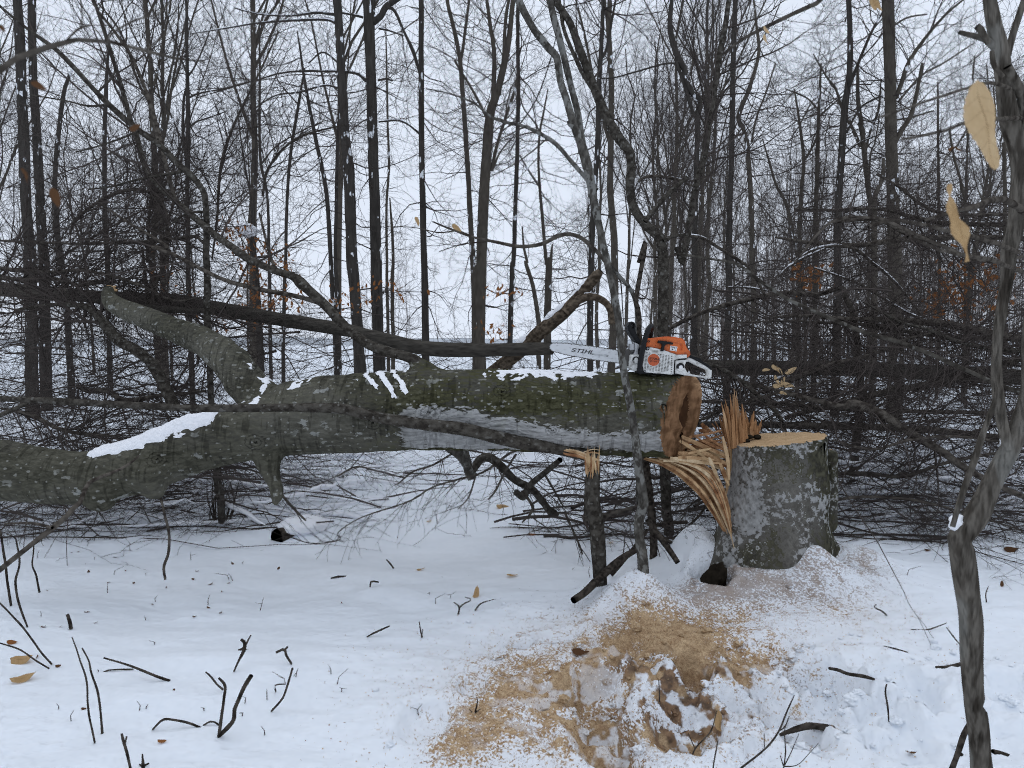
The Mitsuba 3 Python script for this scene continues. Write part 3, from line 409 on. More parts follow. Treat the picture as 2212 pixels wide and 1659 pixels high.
# ---------------------------------------------------------------- the chainsaw
saw = thing('chainsaw', 'orange and white chainsaw resting on the felled trunk, guide bar along the trunk', 'chainsaw')
SY, V0 = 3.68, vpx('S', 1300, 820); SO = at(*V0, SY); KS = SY / FX
def lc(c, pts): a = np.array([vpx(c, *p[:2]) for p in pts]); return np.stack([(a[:, 0] - V0[0]) * KS, (V0[1] - a[:, 1]) * KS], 1)
SAW = T().translate(SO.tolist())
def prism(c, pts, y0, y1, r=.004, steps=3, holes=()):
    """a rounded slab between the depths y0 and y1 behind the saw's near face, from an outline in crop pixels."""
    g = (Polygon(lc(c, pts)) if not hasattr(pts, 'exterior') else pts).buffer(0)
    for h in holes: g = g.difference(Polygon(lc(c, h)).buffer(0))
    out = manifold3d.Manifold()
    for i in range(steps + 1):
        a = i / steps * math.pi / 2; k = g.buffer(-r * (1 - math.cos(a))).simplify(.0003); z = r * (1 - math.sin(a))
        for q in getattr(k, 'geoms', [k]):
            if q.is_empty: continue
            cs = manifold3d.CrossSection([np.array(q.exterior.coords)[:-1]] + [np.array(w.coords)[:-1] for w in q.interiors], manifold3d.FillRule.EvenOdd)
            out += cs.extrude(y1 - y0 - 2 * z).translate([0, 0, -(y1 - z)])
    return out.rotate([90, 0, 0])
def sp(name, m, mt, smooth=35, label=None, kind=None): return put(saw, name, m, mt, smooth, label, kind, SAW)
def ring(c, x, y, r, n=32): return [(x + r * math.cos(a), y + r * math.sin(a)) for a in np.arange(n) * 2 * math.pi / n]
orange = [(470, 600), (500, 405), (710, 393), (860, 375), (930, 365), (1120, 375), (1260, 400), (1312, 425), (1345, 480), (1375, 590), (1410, 650), (1460, 700), (1470, 770), (1440, 810), (1380, 842), (1366, 775), (1140, 772), (930, 692), (780, 645), (560, 608)]
oc = prism('Z', orange, .012, .165, .016, 5) - prism('Z', [(1215, 535), (1277, 540), (1273, 678), (1207, 665)], -.01, .02, 0, 1) - prism('Z', [(676, 660), (690, 400), (697, 400), (684, 660)], -.01, .016, 0, 1)
sp('top_cover', oc, 'orange_plastic'); sp('cover_ridge', prism('Z', [(720, 410), (930, 372), (1120, 382), (1250, 410), (1300, 445), (1330, 525), (1100, 520), (880, 470), (720, 455)], .006, .05, .010, 4), 'orange_plastic')
white = [(440, 668), (470, 645), (560, 604), (780, 647), (930, 692), (1070, 742), (1140, 770), (1366, 766), (1372, 840), (1200, 858), (1090, 890), (1078, 1198), (1030, 1208), (480, 1163), (400, 1150), (372, 1030), (400, 930)]
wc = prism('Z', white, .0, .02, .005, 3)
gr = Polygon(lc('Z', [(445, 690), (600, 715), (770, 745), (985, 780), (985, 1140), (580, 1135), (450, 1095), (385, 1010), (405, 900)])); gr = gr.difference(Polygon(lc('Z', ring('Z', 630, 882, 150))))
slots = []
for i in range(11):
    for jx in range(16):
        x, y = 372 + i * 62 + (jx - 8) * -3.2, 672 + jx * 29.5 + i * 9 - 30
        b = Polygon(lc('Z', [(x, y), (x + 46, y + 5), (x + 44, y + 22), (x - 2, y + 17)]))
        if gr.contains(b.centroid) and b.intersection(gr).area > .5 * b.area: slots.append(b.intersection(gr))
for x, y in [(1010 + 2 * (k % 2), 790 + k * 48) for k in range(8)] : slots.append(Polygon(lc('Z', [(x, y), (x + 36, y + 4), (x + 36, y + 30), (x, y + 30)])))
for k in range(2):
    for i in range(5): slots.append(Polygon(lc('Z', [(560 + i * 34, 650 + k * 24 + i * 6), (586 + i * 34, 654 + k * 24 + i * 6), (586 + i * 34, 664 + k * 24 + i * 6), (560 + i * 34, 660 + k * 24 + i * 6)])))
for b in slots: wc -= prism('Z', b, -.01, .012, 0, 1)
sp('starter_cover', wc, 'white_plastic'); sp('fan_housing', prism('Z', [(430, 690), (560, 625), (1070, 760), (1075, 1190), (480, 1150), (385, 1030)], .0135, .16, .004), 'black_plastic')
sp('badge_rim', prism('Z', ring('Z', 628, 882, 144), -.003, .008, .002), 'white_plastic'); sp('badge', prism('Z', ring('Z', 628, 882, 134), -.0045, .004, .001), 'disc_red', 35, 'round red badge with black lettering')
def words(name, text, c, x, y, h, slant, mt, deep, squeeze=1., tilt=0., bold=True):
    """lettering on the saw: text starting at crop pixel (x, y) on its base line, capitals h pixels tall."""
    k = CROP[c][2] / 1.85172 * KS; m = meshkit.text_mesh(text, h * k, .0012, bold); w = m.vertices.copy(); w[:, 0] = w[:, 0] * squeeze + w[:, 1] * slant
    ct, st = math.cos(tilt), math.sin(tilt); o = lc(c, [(x, y)])[0]; m.vertices = np.stack([o[0] + w[:, 0] * ct + w[:, 1] * st, deep - w[:, 2], o[1] - w[:, 0] * st + w[:, 1] * ct], 1); sp(name, m, mt, False)
words('badge_lettering', 'STIHL', 'Z', 520, 868, 44, .3, 'black_ink', -.0045, 1.42, .11); words('badge_lettering', 'MS 261 C', 'Z', 530, 918, 32, .2, 'black_ink', -.0045, 1.05, .10, False)
sp('cover_lettering', prism('Z', [(500, 455), (556, 455), (552, 490), (496, 490)], .0105, .014, 0, 1, [[(508, 463), (546, 463), (543, 482), (505, 482)]]), 'black_ink', False)
sp('starter_grip', prism('Z', [(703, 508), (718, 455), (880, 470), (1046, 500), (1040, 548), (905, 535), (868, 560), (838, 690), (770, 682), (800, 560), (790, 528)], -.016, .006, .006, 4), 'black_plastic'); sp('grip_socket', prism('Z', [(740, 680), (866, 690), (850, 735), (770, 722)], -.004, .012, .004), 'white_plastic')
sp('warning_sticker', prism('Z', [(1005, 568), (1162, 592), (1146, 694), (995, 672)], .0095, .014, .0, 1), 'white_sticker', False)
stk = join(*[(np.array([[a, .0092, b] for a, b in lc('Z', q)]), np.array([[0, 1, 2], [0, 2, 3]])) for q in ([(1020, 585), (1120, 600), (1118, 610), (1018, 595)], [(1030, 604), (1100, 614), (1098, 622), (1028, 612)], [(1125, 620), (1142, 600), (1150, 626), (1140, 626)], [(1030, 640), (1060, 630), (1075, 650), (1045, 664)], [(1090, 628), (1130, 640), (1128, 648), (1088, 636)], [(1105, 660), (1128, 664), (1124, 680), (1102, 676)])]); sp('sticker_print', stk, 'black_ink', False)
for x, y in ((493, 632), (436, 1133), (1030, 1172)):
    sp('bolt_boss', prism('Z', ring('Z', x, y, 42 if y < 700 else 30), -.003, .012, .003), 'black_plastic' if y < 1150 else 'white_plastic'); sp('bolt', prism('Z', ring('Z', x, y, 20, 6), -.006, .01, .002) - prism('Z', ring('Z', x, y, 10, 6), -.02, -.002, 0, 1), 'steel')
def saw_tube(pts, r, n=40, flat=1.):
    p = np.array(pts); P, R = resample(p, np.full(len(p), r) if np.isscalar(r) else np.array(r), n); v, f = tubes(P[None], R[None], 14); return caps(v, f, n, 14)
z2 = lambda x, y, dpt: [*lc('Z', [(x, y)])[0], dpt]
hb = [z2(x, y, dd) for x, y, dd in ((318, 1130, -.008), (322, 1000, -.012), (345, 820, -.014), (395, 560, -.014), (450, 340, -.010), (500, 215, .0), (565, 145, .02), (625, 140, .06), (670, 180, .11), (700, 260, .17), (720, 420, .20), (720, 600, .205))]
sp('front_handle', saw_tube([[a, dd, b] for a, b, dd in hb], .0128), 'black_plastic', True)
sp('handle_foot', prism('Z', [(265, 1060), (395, 1030), (402, 1160), (330, 1205), (262, 1160)], -.012, .05, .006), 'black_plastic')
guard = [(350, 545), (240, 455), (150, 330), (92, 230), (84, 130), (118, 52), (168, 28), (228, 50), (255, 112), (250, 200), (268, 300), (330, 400), (375, 440)]
sp('hand_guard', prism('Z', guard, .03, .15, .010, 4, [[(165, 75), (200, 80), (222, 120), (205, 190), (160, 170), (148, 120)]]), 'black_plastic')
sp('muffler', prism('Z', [(150, 525), (232, 525), (240, 660), (140, 665)], .05, .12, .004), 'steel'); sp('muffler_plate', prism('Z', [(238, 500), (325, 540), (318, 760), (200, 760), (240, 690)], .03, .13, .003), 'steel')
sp('front_housing', prism('Z', [(140, 790), (175, 768), (300, 762), (330, 800), (300, 1140), (190, 1120), (130, 1055)], .01, .14, .008, 4), 'white_plastic')
sp('buffer', prism('Z', ring('Z', 245, 885, 78), .004, .03, .003), 'black_plastic'); sp('buffer_cap', prism('Z', ring('Z', 248, 872, 42), .0, .02, .004), 'white_plastic'); sp('buffer_base', prism('Z', [(180, 890), (300, 885), (290, 940), (240, 962), (195, 935)], .001, .02, .002), 'white_plastic')
sp('body_gap', prism('Z', [(1070, 885), (1180, 850), (1372, 850), (1372, 900), (1130, 905), (1125, 1200), (1070, 1200)], .018, .15, .003), 'black_plastic')
sp('tank_housing', prism('Z', [(1122, 905), (1150, 890), (1300, 882), (1385, 880), (1345, 985), (1340, 1060), (1392, 1160), (1345, 1230), (1122, 1182)], .008, .15, .010, 4), 'white_plastic')
sp('fuel_cap_recess', prism('Z', ring('Z', 1232, 1042, 92), .003, .03, .003), 'black_plastic'); sp('fuel_cap', prism('Z', [(1146, 1080), (1318, 1055), (1310, 1095), (1275, 1128), (1230, 1136), (1180, 1120)], .0005, .02, .003), 'white_plastic'); sp('fuel_cap_knob', prism('Z', ring('Z', 1236, 1046, 45), -.002, .02, .004), 'white_sticker')
sp('rear_handle', prism('Z', [(1372, 880), (1450, 826), (1500, 838), (1700, 930), (1890, 1048), (1988, 1122), (1984, 1262), (1935, 1312), (1840, 1300), (1360, 1232), (1330, 1150), (1330, 980)], .045, .10, .012, 4, [[(1352, 985), (1385, 940), (1450, 925), (1545, 965), (1700, 1040), (1872, 1115), (1893, 1180), (1885, 1245), (1835, 1262), (1560, 1215), (1440, 1170), (1378, 1090), (1350, 1030)]]), 'white_plastic')
sp('rear_grip', prism('Z', [(1395, 860), (1440, 810), (1490, 780), (1560, 808), (1700, 880), (1880, 985), (1975, 1080), (1962, 1115), (1900, 1062), (1750, 965), (1600, 890), (1500, 842), (1450, 828)], .04, .105, .008, 4), 'black_plastic'); sp('throttle_lock', prism('Z', [(1560, 815), (1600, 815), (1740, 860), (1760, 905), (1700, 890)], .055, .09, .005), 'black_plastic')
sp('trigger', prism('Z', [(1408, 928), (1540, 962), (1530, 985), (1480, 1018), (1450, 960)], .06, .085, .005), 'black_plastic')
sp('crankcase', prism('Z', [(300, 640), (470, 560), (470, 1150), (1330, 1215), (1100, 1222), (330, 1195)], .02, .17, .004), 'black_plastic')
barp = [(112, 525), (118, 500), (135, 482), (165, 474), (300, 478), (600, 512), (880, 556), (1060, 585), (1060, 722), (860, 698), (600, 664), (300, 610), (160, 572), (128, 555), (115, 540)]
sp('guide_bar', prism('S', barp, .092, .097, .001, 2), 'bar_paint')
words('bar_lettering', 'STIHL', 'S', 350, 573, 42, .42, 'black_ink', .0918, 1.5, .12); words('bar_lettering', 'ROLLOMATIC', 'S', 572, 606, 18, .3, 'grey_ink', .0918, 1.25, .12, False); words('bar_lettering', 'E', 'S', 755, 632, 17, .3, 'black_ink', .0918, 1.3, .12)
chl = []
loop = Polygon(lc('S', barp)).buffer(.0012).exterior
for i in range(int(loop.length / .0072)):
    s = i * .0072; a, b = np.array(loop.interpolate(s).coords[0]), np.array(loop.interpolate(s + .002).coords[0]); tg = (b - a) / np.linalg.norm(b - a); ang = math.atan2(tg[1], tg[0])
    bx = trimesh.creation.box((.0058, .005 if i % 2 else .0075, .0050)); bx.apply_translation([0, 0, .001 + .0015 * (i % 3 == 0)]); bx.apply_transform(trimesh.transformations.rotation_matrix(-ang - math.pi, [0, 1, 0])); bx.apply_translation([a[0], .0945, a[1]])
    if a[0] < lc('S', [(1040, 0)])[0][0]: chl.append(bx)
ch = trimesh.util.concatenate(chl); sp('chain', ch, 'chain_steel', False, None, 'stuff')
sp('spiked_bumper', prism('Z', [(60, 660), (150, 640), (190, 720), (150, 1060), (90, 1010), (40, 900), (70, 780)], .075, .095, .002), 'chain_steel'); sp('clutch_cover', prism('Z', [(40, 700), (330, 620), (600, 640), (600, 1180), (60, 1060)], .10, .175, .01), 'white_plastic')
# ---------------------------------------------------------------- standing trees that the photograph shows one by one
def snow_line(p, r, mean=.6, seed=0, cover=.6):
    """snow lying along the upper side of a limb, broken into runs."""
    L = np.linalg.norm(np.diff(p, axis=0), axis=1).sum(); n = int(np.clip(L / .02, 10, 300)); P, R = resample(p, r, n); s = np.linspace(0, L, n)
    h = meshkit.noise(np.stack([s * 2.2, s * 0 + seed, s * 0], 1)) * .7 + .3 * meshkit.noise(np.stack([s * 9, s * 0 + seed + 5, s * 0], 1)); tg = unit(np.gradient(P, axis=0)); on = h < cover * (1 - .6 * np.abs(tg[:, 2])) + .05
    w = np.convolve(on.astype(float), np.ones(5) / 5, 'same'); w[[0, -1]] = 0
    Q = P + np.array([0, 0, 1]) * (R * .75)[:, None]; v, f = tubes(Q[None], (R * .78 * np.sqrt(w) * (1 + .5 * (meshkit.noise(np.stack([s * 30, s * 0, s * 0 + seed], 1)) - .5)) + 1e-5)[None], 7); return v, f
def tree(name, label, Y, paths, cat='tree', mt='dark_bark', tw=None, group=None, snow=(), extra=None, sides=10, twm='twig', crook=.12, bump=.06, root=None):
    k = thing(name, label, cat, group); prs = []
    for i, s in enumerate(paths):
        p, r = trace(s, Y if not isinstance(Y, list) else Y[min(i, len(Y) - 1)])
        if p[:, 1].mean() > 10: r = r * .88
        if i == 0 and root is not None:
            e = p[-1] if p[-1][2] < p[0][2] else p[0]; g = np.array([e[0], e[1], float(zg(e[0], e[1])) - .1])
            if e[2] > g[2] + .05:
                if p[-1][2] < p[0][2]: p, r = np.vstack([p, g]), np.r_[r, r[-1] * root]
                else: p, r = np.vstack([g, p]), np.r_[r[0] * root, r]
        if i == 0: mt = {'brown_bark': 'branch_bark', 'dark_bark': 'dark_branch'}.get(mt, mt) if p[:, 1].mean() < 9 else mt
        m, (P, R) = limb(p, r, sides if i == 0 else max(6, sides - 3), max(.9 * np.mean(r), .03), bump, crook, len(used))
        put(k, 'trunk' if i == 0 else 'branch', m, mt); prs.append((P, R))
        if i in snow: put(k, 'snow', snow_line(p, r, seed=len(used)), 'clean_snow')
    if tw:
        P0, R0 = as_parents([prs[i] for i in (tw.get('on') or range(len(prs)))]); l = tw.get('l', 1.); t0 = tw.get('t', (.0, 1.)); n = tw.get('n', 30); u = tw.get('up', .17); rm = tw.get('rm', .012); fz = min(1.6, P0[..., 1].mean() / 9)
        m, _ = twigset(P0, R0, [dict(n=n, l=(.5 * l, 1.9 * l), t=t0, ang=tw.get('ang', (35, 85)), up=u, rmax=rm, rmin=.002 * fz, k=8, wob=.2), dict(n=n * 5, l=(.25 * l, .9 * l), up=u * .6, rmax=.006, rmin=.0017 * fz, k=6, wob=.26), dict(n=n * 15, l=(.12 * l, .45 * l), up=u * .4, rmin=.0014 * fz, k=4)])
        put(k, 'twigs', m, twm, True, kind='stuff')
    if extra: extra(k, prs)
    return k
TW = lambda n=30, l=1., **k: dict(n=n, l=l, **k)
# name, label, depth, paths, options
tree('shagbark_tree', 'dark tall trunk with flaking bark at the far edge of the left thicket', 13., ['A 100,-30,58 110,0,58 130,400,64 150,900,66 170,1400,72 D 185,0,74 195,400,80 200,760,84'], tw=TW(26, 1.5, up=.15), root=1.1, sides=14, bump=.09)
tree('shagbark_tree', 'second dark trunk standing close beside the tallest trunk of the left thicket', 14., ['A 195,-30,50 200,0,50 210,500,52 240,1000,58 265,1500,64 D 280,100,70 285,700,76'], tw=TW(22, 1.5, up=.15), root=1.1, sides=12)
tree('bare_tree', 'slender dark tree just beyond the pair of shagbark trunks', 15., ['A 470,420,12 430,500,22 395,640,28 350,1100,32 365,1500,36 D 390,100,40 420,350,44 445,700,46'], tw=TW(24, 1.3), root=1.1)
tree('bare_tree', 'thin straight tree with a thicket of fine twigs left of the double stemmed tree', 18., ['A 690,250,12 670,580,26 660,1000,30 668,1500,32 D 680,100,34 690,600,34', 'A 665,1150,12 560,900,8 470,700,5'], tw=TW(34, 1.5), root=1.1)
tree('forked_tree', 'slim tree whose double stem rejoins, with snow in its forks and fan shaped twigs', 12., ['A 1175,-40,16 1180,100,20 1182,400,24 1190,850,30 1185,1200,30 1188,1650,32 D 1195,300,36 1210,700,38', 'A 1180,1060,22 1170,950,22 1155,820,20 1160,640,18 1175,560,16', 'A 1150,890,12 1120,820,12 1060,690,12 970,570,11 880,480,8', 'A 1200,800,14 1240,770,12 1330,740,10 1440,700,6', 'A 1190,620,14 1260,590,12 1420,560,10 1560,520,9', 'A 1190,480,14 1230,420,12 1290,290,10 1340,150,8', 'A 1185,480,12 1130,330,11 1080,180,10 1020,0,8'], tw=TW(46, 1.0), snow=(3,), root=1.1)
tree('bare_tree', 'thin wavy stem rising behind the bent sapling tops', 16., ['A 1638,120,10 1642,420,16 1640,700,18 1645,1000,20 1690,1250,20 1700,1640,22 D 1705,300,26 1710,640,26', 'A 1650,1040,12 1740,930,10 1900,830,9 2060,760,6'], tw=TW(26, 1.3), root=1.1)
def leafy(k, prs):
    put(k, 'snow', (lambda m: (m.vertices * [.16, .16, .10] * (1 + .5 * (meshkit.fbm(m.vertices * 3, 2) - .5)[:, None]) + at(*vpx('A', 1560, 1455), 10.9), m.faces))(trimesh.creation.icosphere(3, 1.)), 'clean_snow')
snag = tree('leafy_snag', 'broken snag with a cap of snow among rusty leaves still on their twigs', 11., ['A 1560,1450,40 1590,1500,40 1610,1659,40 D 1620,200,46 1640,500,50 1645,720,54', 'A 1590,1600,20 1590,1300,16 1540,1000,12 1500,700,8', 'A 1600,1500,16 1610,1100,14 1620,800,8'], tw=TW(22, .8), extra=leafy, root=1.1)
tree('bare_tree', 'slim curved tree just right of the leafy snag', 14., ['A 1925,430,8 1890,640,20 1840,950,22 1815,1250,22 1805,1640,24 D 1800,200,26 1790,640,28', 'A 1885,660,10 1780,540,8 1700,420,5'], tw=TW(26, 1.2), root=1.1)
tree('bare_tree', 'grey stem leaning slightly toward the largest shagbark trunk', 13., ['A 1880,200,10 1930,540,22 2000,900,28 2060,1200,30 2090,1640,32 D 2105,300,38 2125,700,40'], tw=TW(22, 1.2), root=1.1)
tree('bare_tree', 'narrow straight stem tucked against the largest shagbark trunk', 14., ['A 2170,450,14 2135,850,22 2125,1300,24 2120,1650,26 D 2135,300,30 2140,650,32'], tw=TW(14, 1.2), root=1.1)
tree('shagbark_tree', 'blackish shagbark trunk flecked with snow, thickest of the middle group', 11., ['A 2100,-40,58 2130,0,60 2160,500,64 2185,900,72 B 75,1100,76 95,1659,84 E 105,200,80 140,760,84', 'A 2130,150,20 2060,125,18 1860,130,15 1640,145,12 1420,180,9 1200,215,6', 'A 2200,455,20 2060,450,16 1820,455,13 1640,500,11 1440,560,9 1240,620,7', 'A 2130,95,20 2000,80,16 1840,100,12 1640,90,10 1480,50,8', 'A 2150,560,14 2050,540,13 1900,580,12 1740,605,10 1600,690,8', 'A 2140,400,14 2040,330,12 1950,400,10'], tw=TW(30, 1.2, t=(.1, .95), up=.2), snow=(1, 2, 3, 4), root=1.1, sides=16, bump=.11, crook=.18)
tree('shagbark_tree', 'shagbark trunk that forks near the top of the view with snow in the fork', 11.5, ['B 175,-60,80 195,0,84 205,250,78 215,500,70 225,1000,74 240,1659,78 E 245,0,78 258,520,84 262,760,88', 'B 225,140,50 275,100,45 310,40,42 400,-20,38', 'B 320,50,20 360,70,20 420,200,18 480,340,16 520,470,14', 'B 180,510,24 120,465,20 0,455,16', 'B 160,110,16 100,95,14 0,75,12', 'B 255,510,14 300,500,14 350,510,11', 'B 260,180,14 330,195,12 430,230,8', 'B 265,770,12 400,765,14 520,840,10'], tw=TW(26, 1.1, t=(.1, .95), up=.2), snow=(1, 3, 4, 6, 7), root=1.1, sides=16, bump=.10, crook=.18)
tree('straight_tree', 'straight black trunk standing alone against the pale sky', 12.5, ['B 530,-40,34 530,0,36 530,700,40 537,1200,42 548,1659,46 E 550,200,48 556,560,52 558,700,54', 'B 520,470,12 490,340,11 440,230,9 350,60,7', 'B 540,870,10 450,790,12 380,762,12 260,770,8'], tw=TW(34, 1.2, ang=(45, 85), up=.05), root=1.08, sides=14, snow=(2,))
tree('forked_tree', 'thin tree with a high fork and snow specks, left of the big twin trunk', 15., ['B 690,-40,26 700,40,26 735,180,28 770,360,30 785,520,32 805,800,34 830,1200,36 855,1659,40 E 862,200,44 872,620,50', 'B 778,390,22 795,290,22 825,60,18 840,-40,16'], mt='brown_bark', tw=TW(24, 1.2), root=1.1)
tree('twin_trunk_tree', 'big brown trunk splitting into leaning stems before the pale sky', 12., ['B 1120,-50,30 1105,40,34 1080,280,38 1015,560,50 965,720,64 940,1000,72 920,1300,74 905,1659,78 E 905,200,78 900,580,80 902,700,84', 'B 985,680,44 985,560,34 990,330,30 965,150,26 940,-40,22', 'B 1020,600,30 1050,380,28 1060,150,24 1090,-40,20', 'B 950,760,20 870,600,18 780,450,15 740,380,12', 'B 975,1080,24 1000,950,24 1050,780,22 1110,600,20 1140,480,16', 'B 985,1060,16 1030,960,12 1130,840,8'], mt='brown_bark', tw=TW(44, 1.3), snow=(4,), root=1.1, sides=16)
tree('bare_tree', 'straight thin trunk just right of the twin trunk tree', 13., ['B 1140,-40,24 1140,300,26 1142,650,28 1132,1100,30 1112,1659,32 E 1105,100,34 1090,560,38 1088,680,40', 'B 1142,800,10 1250,640,9 1330,430,8 1390,200,6'], tw=TW(30, 1.3), root=1.1)
tree('bare_tree', 'slim forked tree with an open crown between the twin trunk and the leaning saplings', 15., ['B 1330,560,8 1305,700,13 1278,840,16 1270,1050,18 1288,1300,22 1320,1659,26 E 1328,100,30 1320,400,34', 'B 1275,840,14 1250,780,12 1180,690,10 1150,600,8', 'B 1282,1190,16 1210,1080,13 1150,980,10'], mt='brown_bark', tw=TW(34, 1.1), root=1.1)
tree('broken_snag', 'thin bare snag with a snapped pointed tip left of the leaning branch', 12., ['B 1168,1430,8 1178,1560,18 1200,1659,22 E 1190,80,26 1235,230,30 1268,420,34 1272,560,36'], mt='brown_bark', root=1.1)
tree('broken_snag', 'short splintered grey snag beside the open crowned tree', 14., ['B 1358,1540,10 1345,1659,30 E 1340,60,34 1335,300,40 1330,520,42'], mt='brown_bark', root=1.1)
tree('bare_tree', 'very thin pale stem behind the shagbark trunks of the middle group', 17., ['B 305,150,8 312,500,14 318,800,16 325,1050,18 310,1300,18 312,1659,20 E 312,200,22 320,520,24'], mt='brown_bark', tw=TW(22, 1.2), root=1.1)
tree('broken_snag', 'thin leaning snag with snow on its broken top behind the straight black trunk', 15., ['B 330,1250,10 345,1450,20 352,1640,22 E 345,200,26 350,520,28'], mt='brown_bark', root=1.1)
# saplings near the saw
tree('slender_sapling', 'slender grey sapling standing in front of the chainsaw bar and forking high up', [(3.9, 3.76, 3.62, 3.52, 3.47, 3.46, 3.46), (3.74, 3.9), (3.62, 3.9), 3.6],
     ['B 1130,-40,46 1160,30,46 1240,180,44 1340,310,46 1385,360,44 1410,520,44 1450,640,46 1500,800,50 1545,930,60 1590,1100,58 1620,1270,50 1665,1480,46 1700,1640,46 E 1735,220,48 1775,450,46 1795,640,48 1815,800,50 1850,980,48 1885,1200,50 1905,1400,56 1935,1600,62 H 1912,60,64 1905,180,58 1925,330,64 1930,440,78 1928,500,90',
      'B 1560,960,46 1540,850,40 1515,700,40 1475,540,40 1440,400,40 1400,230,42 1370,120,42 1340,0,40 1325,-40,40', 'B 1640,1200,26 1540,1090,26 1460,1000,26 1380,910,26 1290,850,24 1180,800,20 1050,770,18 960,730,16 860,650,13 700,590,9 560,560,6', 'B 1490,800,24 1465,790,20 1455,765,14'],
     mt='sapling_bark', tw=TW(20, .55, on=[2], up=.1, rm=.005, t=(.3, 1)), sides=14, bump=.08, crook=.1)
tree('slender_sapling', 'dark thin sapling just behind the slender grey one, under the felled trunk', 4.15, ['B 1900,1659,20 E 1950,-60,26 1890,300,30 1905,420,30 1915,900,40 1950,1340,46 1985,1659,50 H 1985,60,52 2000,250,48 1990,430,56'], mt='dark_bark', root=1.15, sides=12, bump=.09)
tree('crooked_tree', 'crooked brown tree rising behind the chainsaw and leaning across its neighbours', [4.7, 4.7, 4.8, 4.6, 4.6], ['B 1370,-40,40 1390,20,42 1470,140,44 1530,300,48 1590,460,52 1640,590,58 1700,740,62 1790,890,62 1850,970,60 1855,1060,52 1850,1200,56 1880,1320,58 1950,1420,60 2030,1490,66 2055,1580,66 2060,1659,64 E 2060,300,70 2058,560,72 2060,900,72 2070,1340,66 2080,1659,64 H 2095,100,60 2100,300,66',
     'B 1620,570,34 1560,480,26 1500,360,24 1430,180,22 1410,60,18 1400,-40,16', 'F 20,-20,44 45,60,44 C 50,1659,44 95,1450,42 140,1180,40 195,950,40 250,600,38 285,360,36 320,180,34 350,-20,28', 'B 1940,1400,34 2040,1280,30 2130,1190,28 2212,1120,26', 'B 2060,1520,30 2130,1490,22 2212,1480,18'],
     mt='grey_bark', tw=TW(34, .8, on=[1, 2, 3], up=.15, rm=.008), sides=14, bump=.07)
tree('slender_sapling', 'thin pale flecked sapling rising just left of the chainsaw hand guard', 4.9, ['E 1650,-60,16 1700,60,22 1760,140,24 1850,250,26 1885,340,26 1895,460,28 1900,760,28 1905,1000,28'], mt='sapling_bark', tw=TW(12, .6), root=1.)
tree('snapped_sapling', 'sapling crushed and snapped by the felled trunk, its stem laid along the bark', [(3.70, 3.56, 3.55, 3.5, 3.45), 3.66, 3.66], ['E 1640,1310,62 1560,1295,74 1400,1262,76 1200,1225,84 1000,1182,84 800,1135,84 600,1110,78 300,1065,70 60,1010,66 D 2050,1000,58 1850,998,54 1600,1000,50 1200,998,46 800,982,46 600,968,44 400,956,42 150,945,38 -60,938,34', 'E 1625,1345,84 1612,1450,98 1610,1659,100 H 1625,30,92 1645,200,96 1655,350,92 1665,520,96', 'D 190,960,24 100,1000,24 0,1045,24 -60,1070,22'], mt='grey_bark', sides=16, bump=.08)
ss = 'snapped_sapling'
for i in range(30):
    u = rng.uniform(-1, 1); a = [(rng.uniform(1420, 1500), 1275 + 20 * u), (1555 + 8 * u, 1300 + 22 * u), (1610 - 14 * u, 1345 + 16 * u), (1612 - 32 * u, rng.uniform(1390, 1450))]
    if i > 17: x = rng.uniform(1570, 1655); t_ = rng.uniform(1225, 1320); a = [(x, 1440 + rng.uniform(-30, 10)), (x, 1370), (x + rng.uniform(-8, 8), t_)]
    elif i > 12: a = [(1540 + 30 * u, 1300), (1600, 1290 + 30 * u), (1660, 1300 + 40 * u)]
    put(ss, 'splinter', sliver([tuple(np.array([(1350 + u_ * .63291 - 2400) * 2.212, (1000 + w_ * .63291 - 1450) * 2.212])) for u_, w_ in a], rng.uniform(.004, .010), .005, (3.64, 3.62), rng.uniform(-.6, .6), (.7, .12)), WOODS[i % 4], False)
tree('leaning_stick', 'dark dead branch propped against the foot of the snapped sapling', (3.36, 3.75), ['H 1490,600,46 1560,550,50 1640,470,54 1780,345,48 1880,285,38'], cat='branch', mt='dark_bark')
tree('leaning_stick', 'black dead branch lying between the sapling feet and the stump', (3.9, 3.75), ['H 1960,90,40 2030,190,40 2090,270,38 2150,360,34'], cat='branch', mt='dark_bark'); tree('leaning_stick', 'dark branch sloping down behind the sapling stems toward the stump root', 4.3, ['H 1560,85,36 1700,60,34 1900,10,30 2000,-30,26'], cat='branch', mt='brown_bark')
for lab, s, Y in [('twiggy dead branch beside the foot of the dark thin sapling', 'H 1730,440,22 1800,360,24 1880,260,26 1960,150,22', 3.9), ('thin dead branch crossing the snow behind the sapling feet', 'H 1990,130,26 2100,110,24 2212,105,22', 4.5), ('crooked dead branch by the root of the stump', 'H 2020,170,24 2100,230,22 2212,260,18 2240,262,16', 4.05), ('thin dark branch arching to the ground near the stump root', 'J 960,1230,22 880,1350,22 780,1450,20 640,1570,16', 4.3)]:
    tree('dead_branch', lab, Y, [s], cat='branch', mt='dark_bark', tw=TW(7, .25, up=.05, rm=.004))
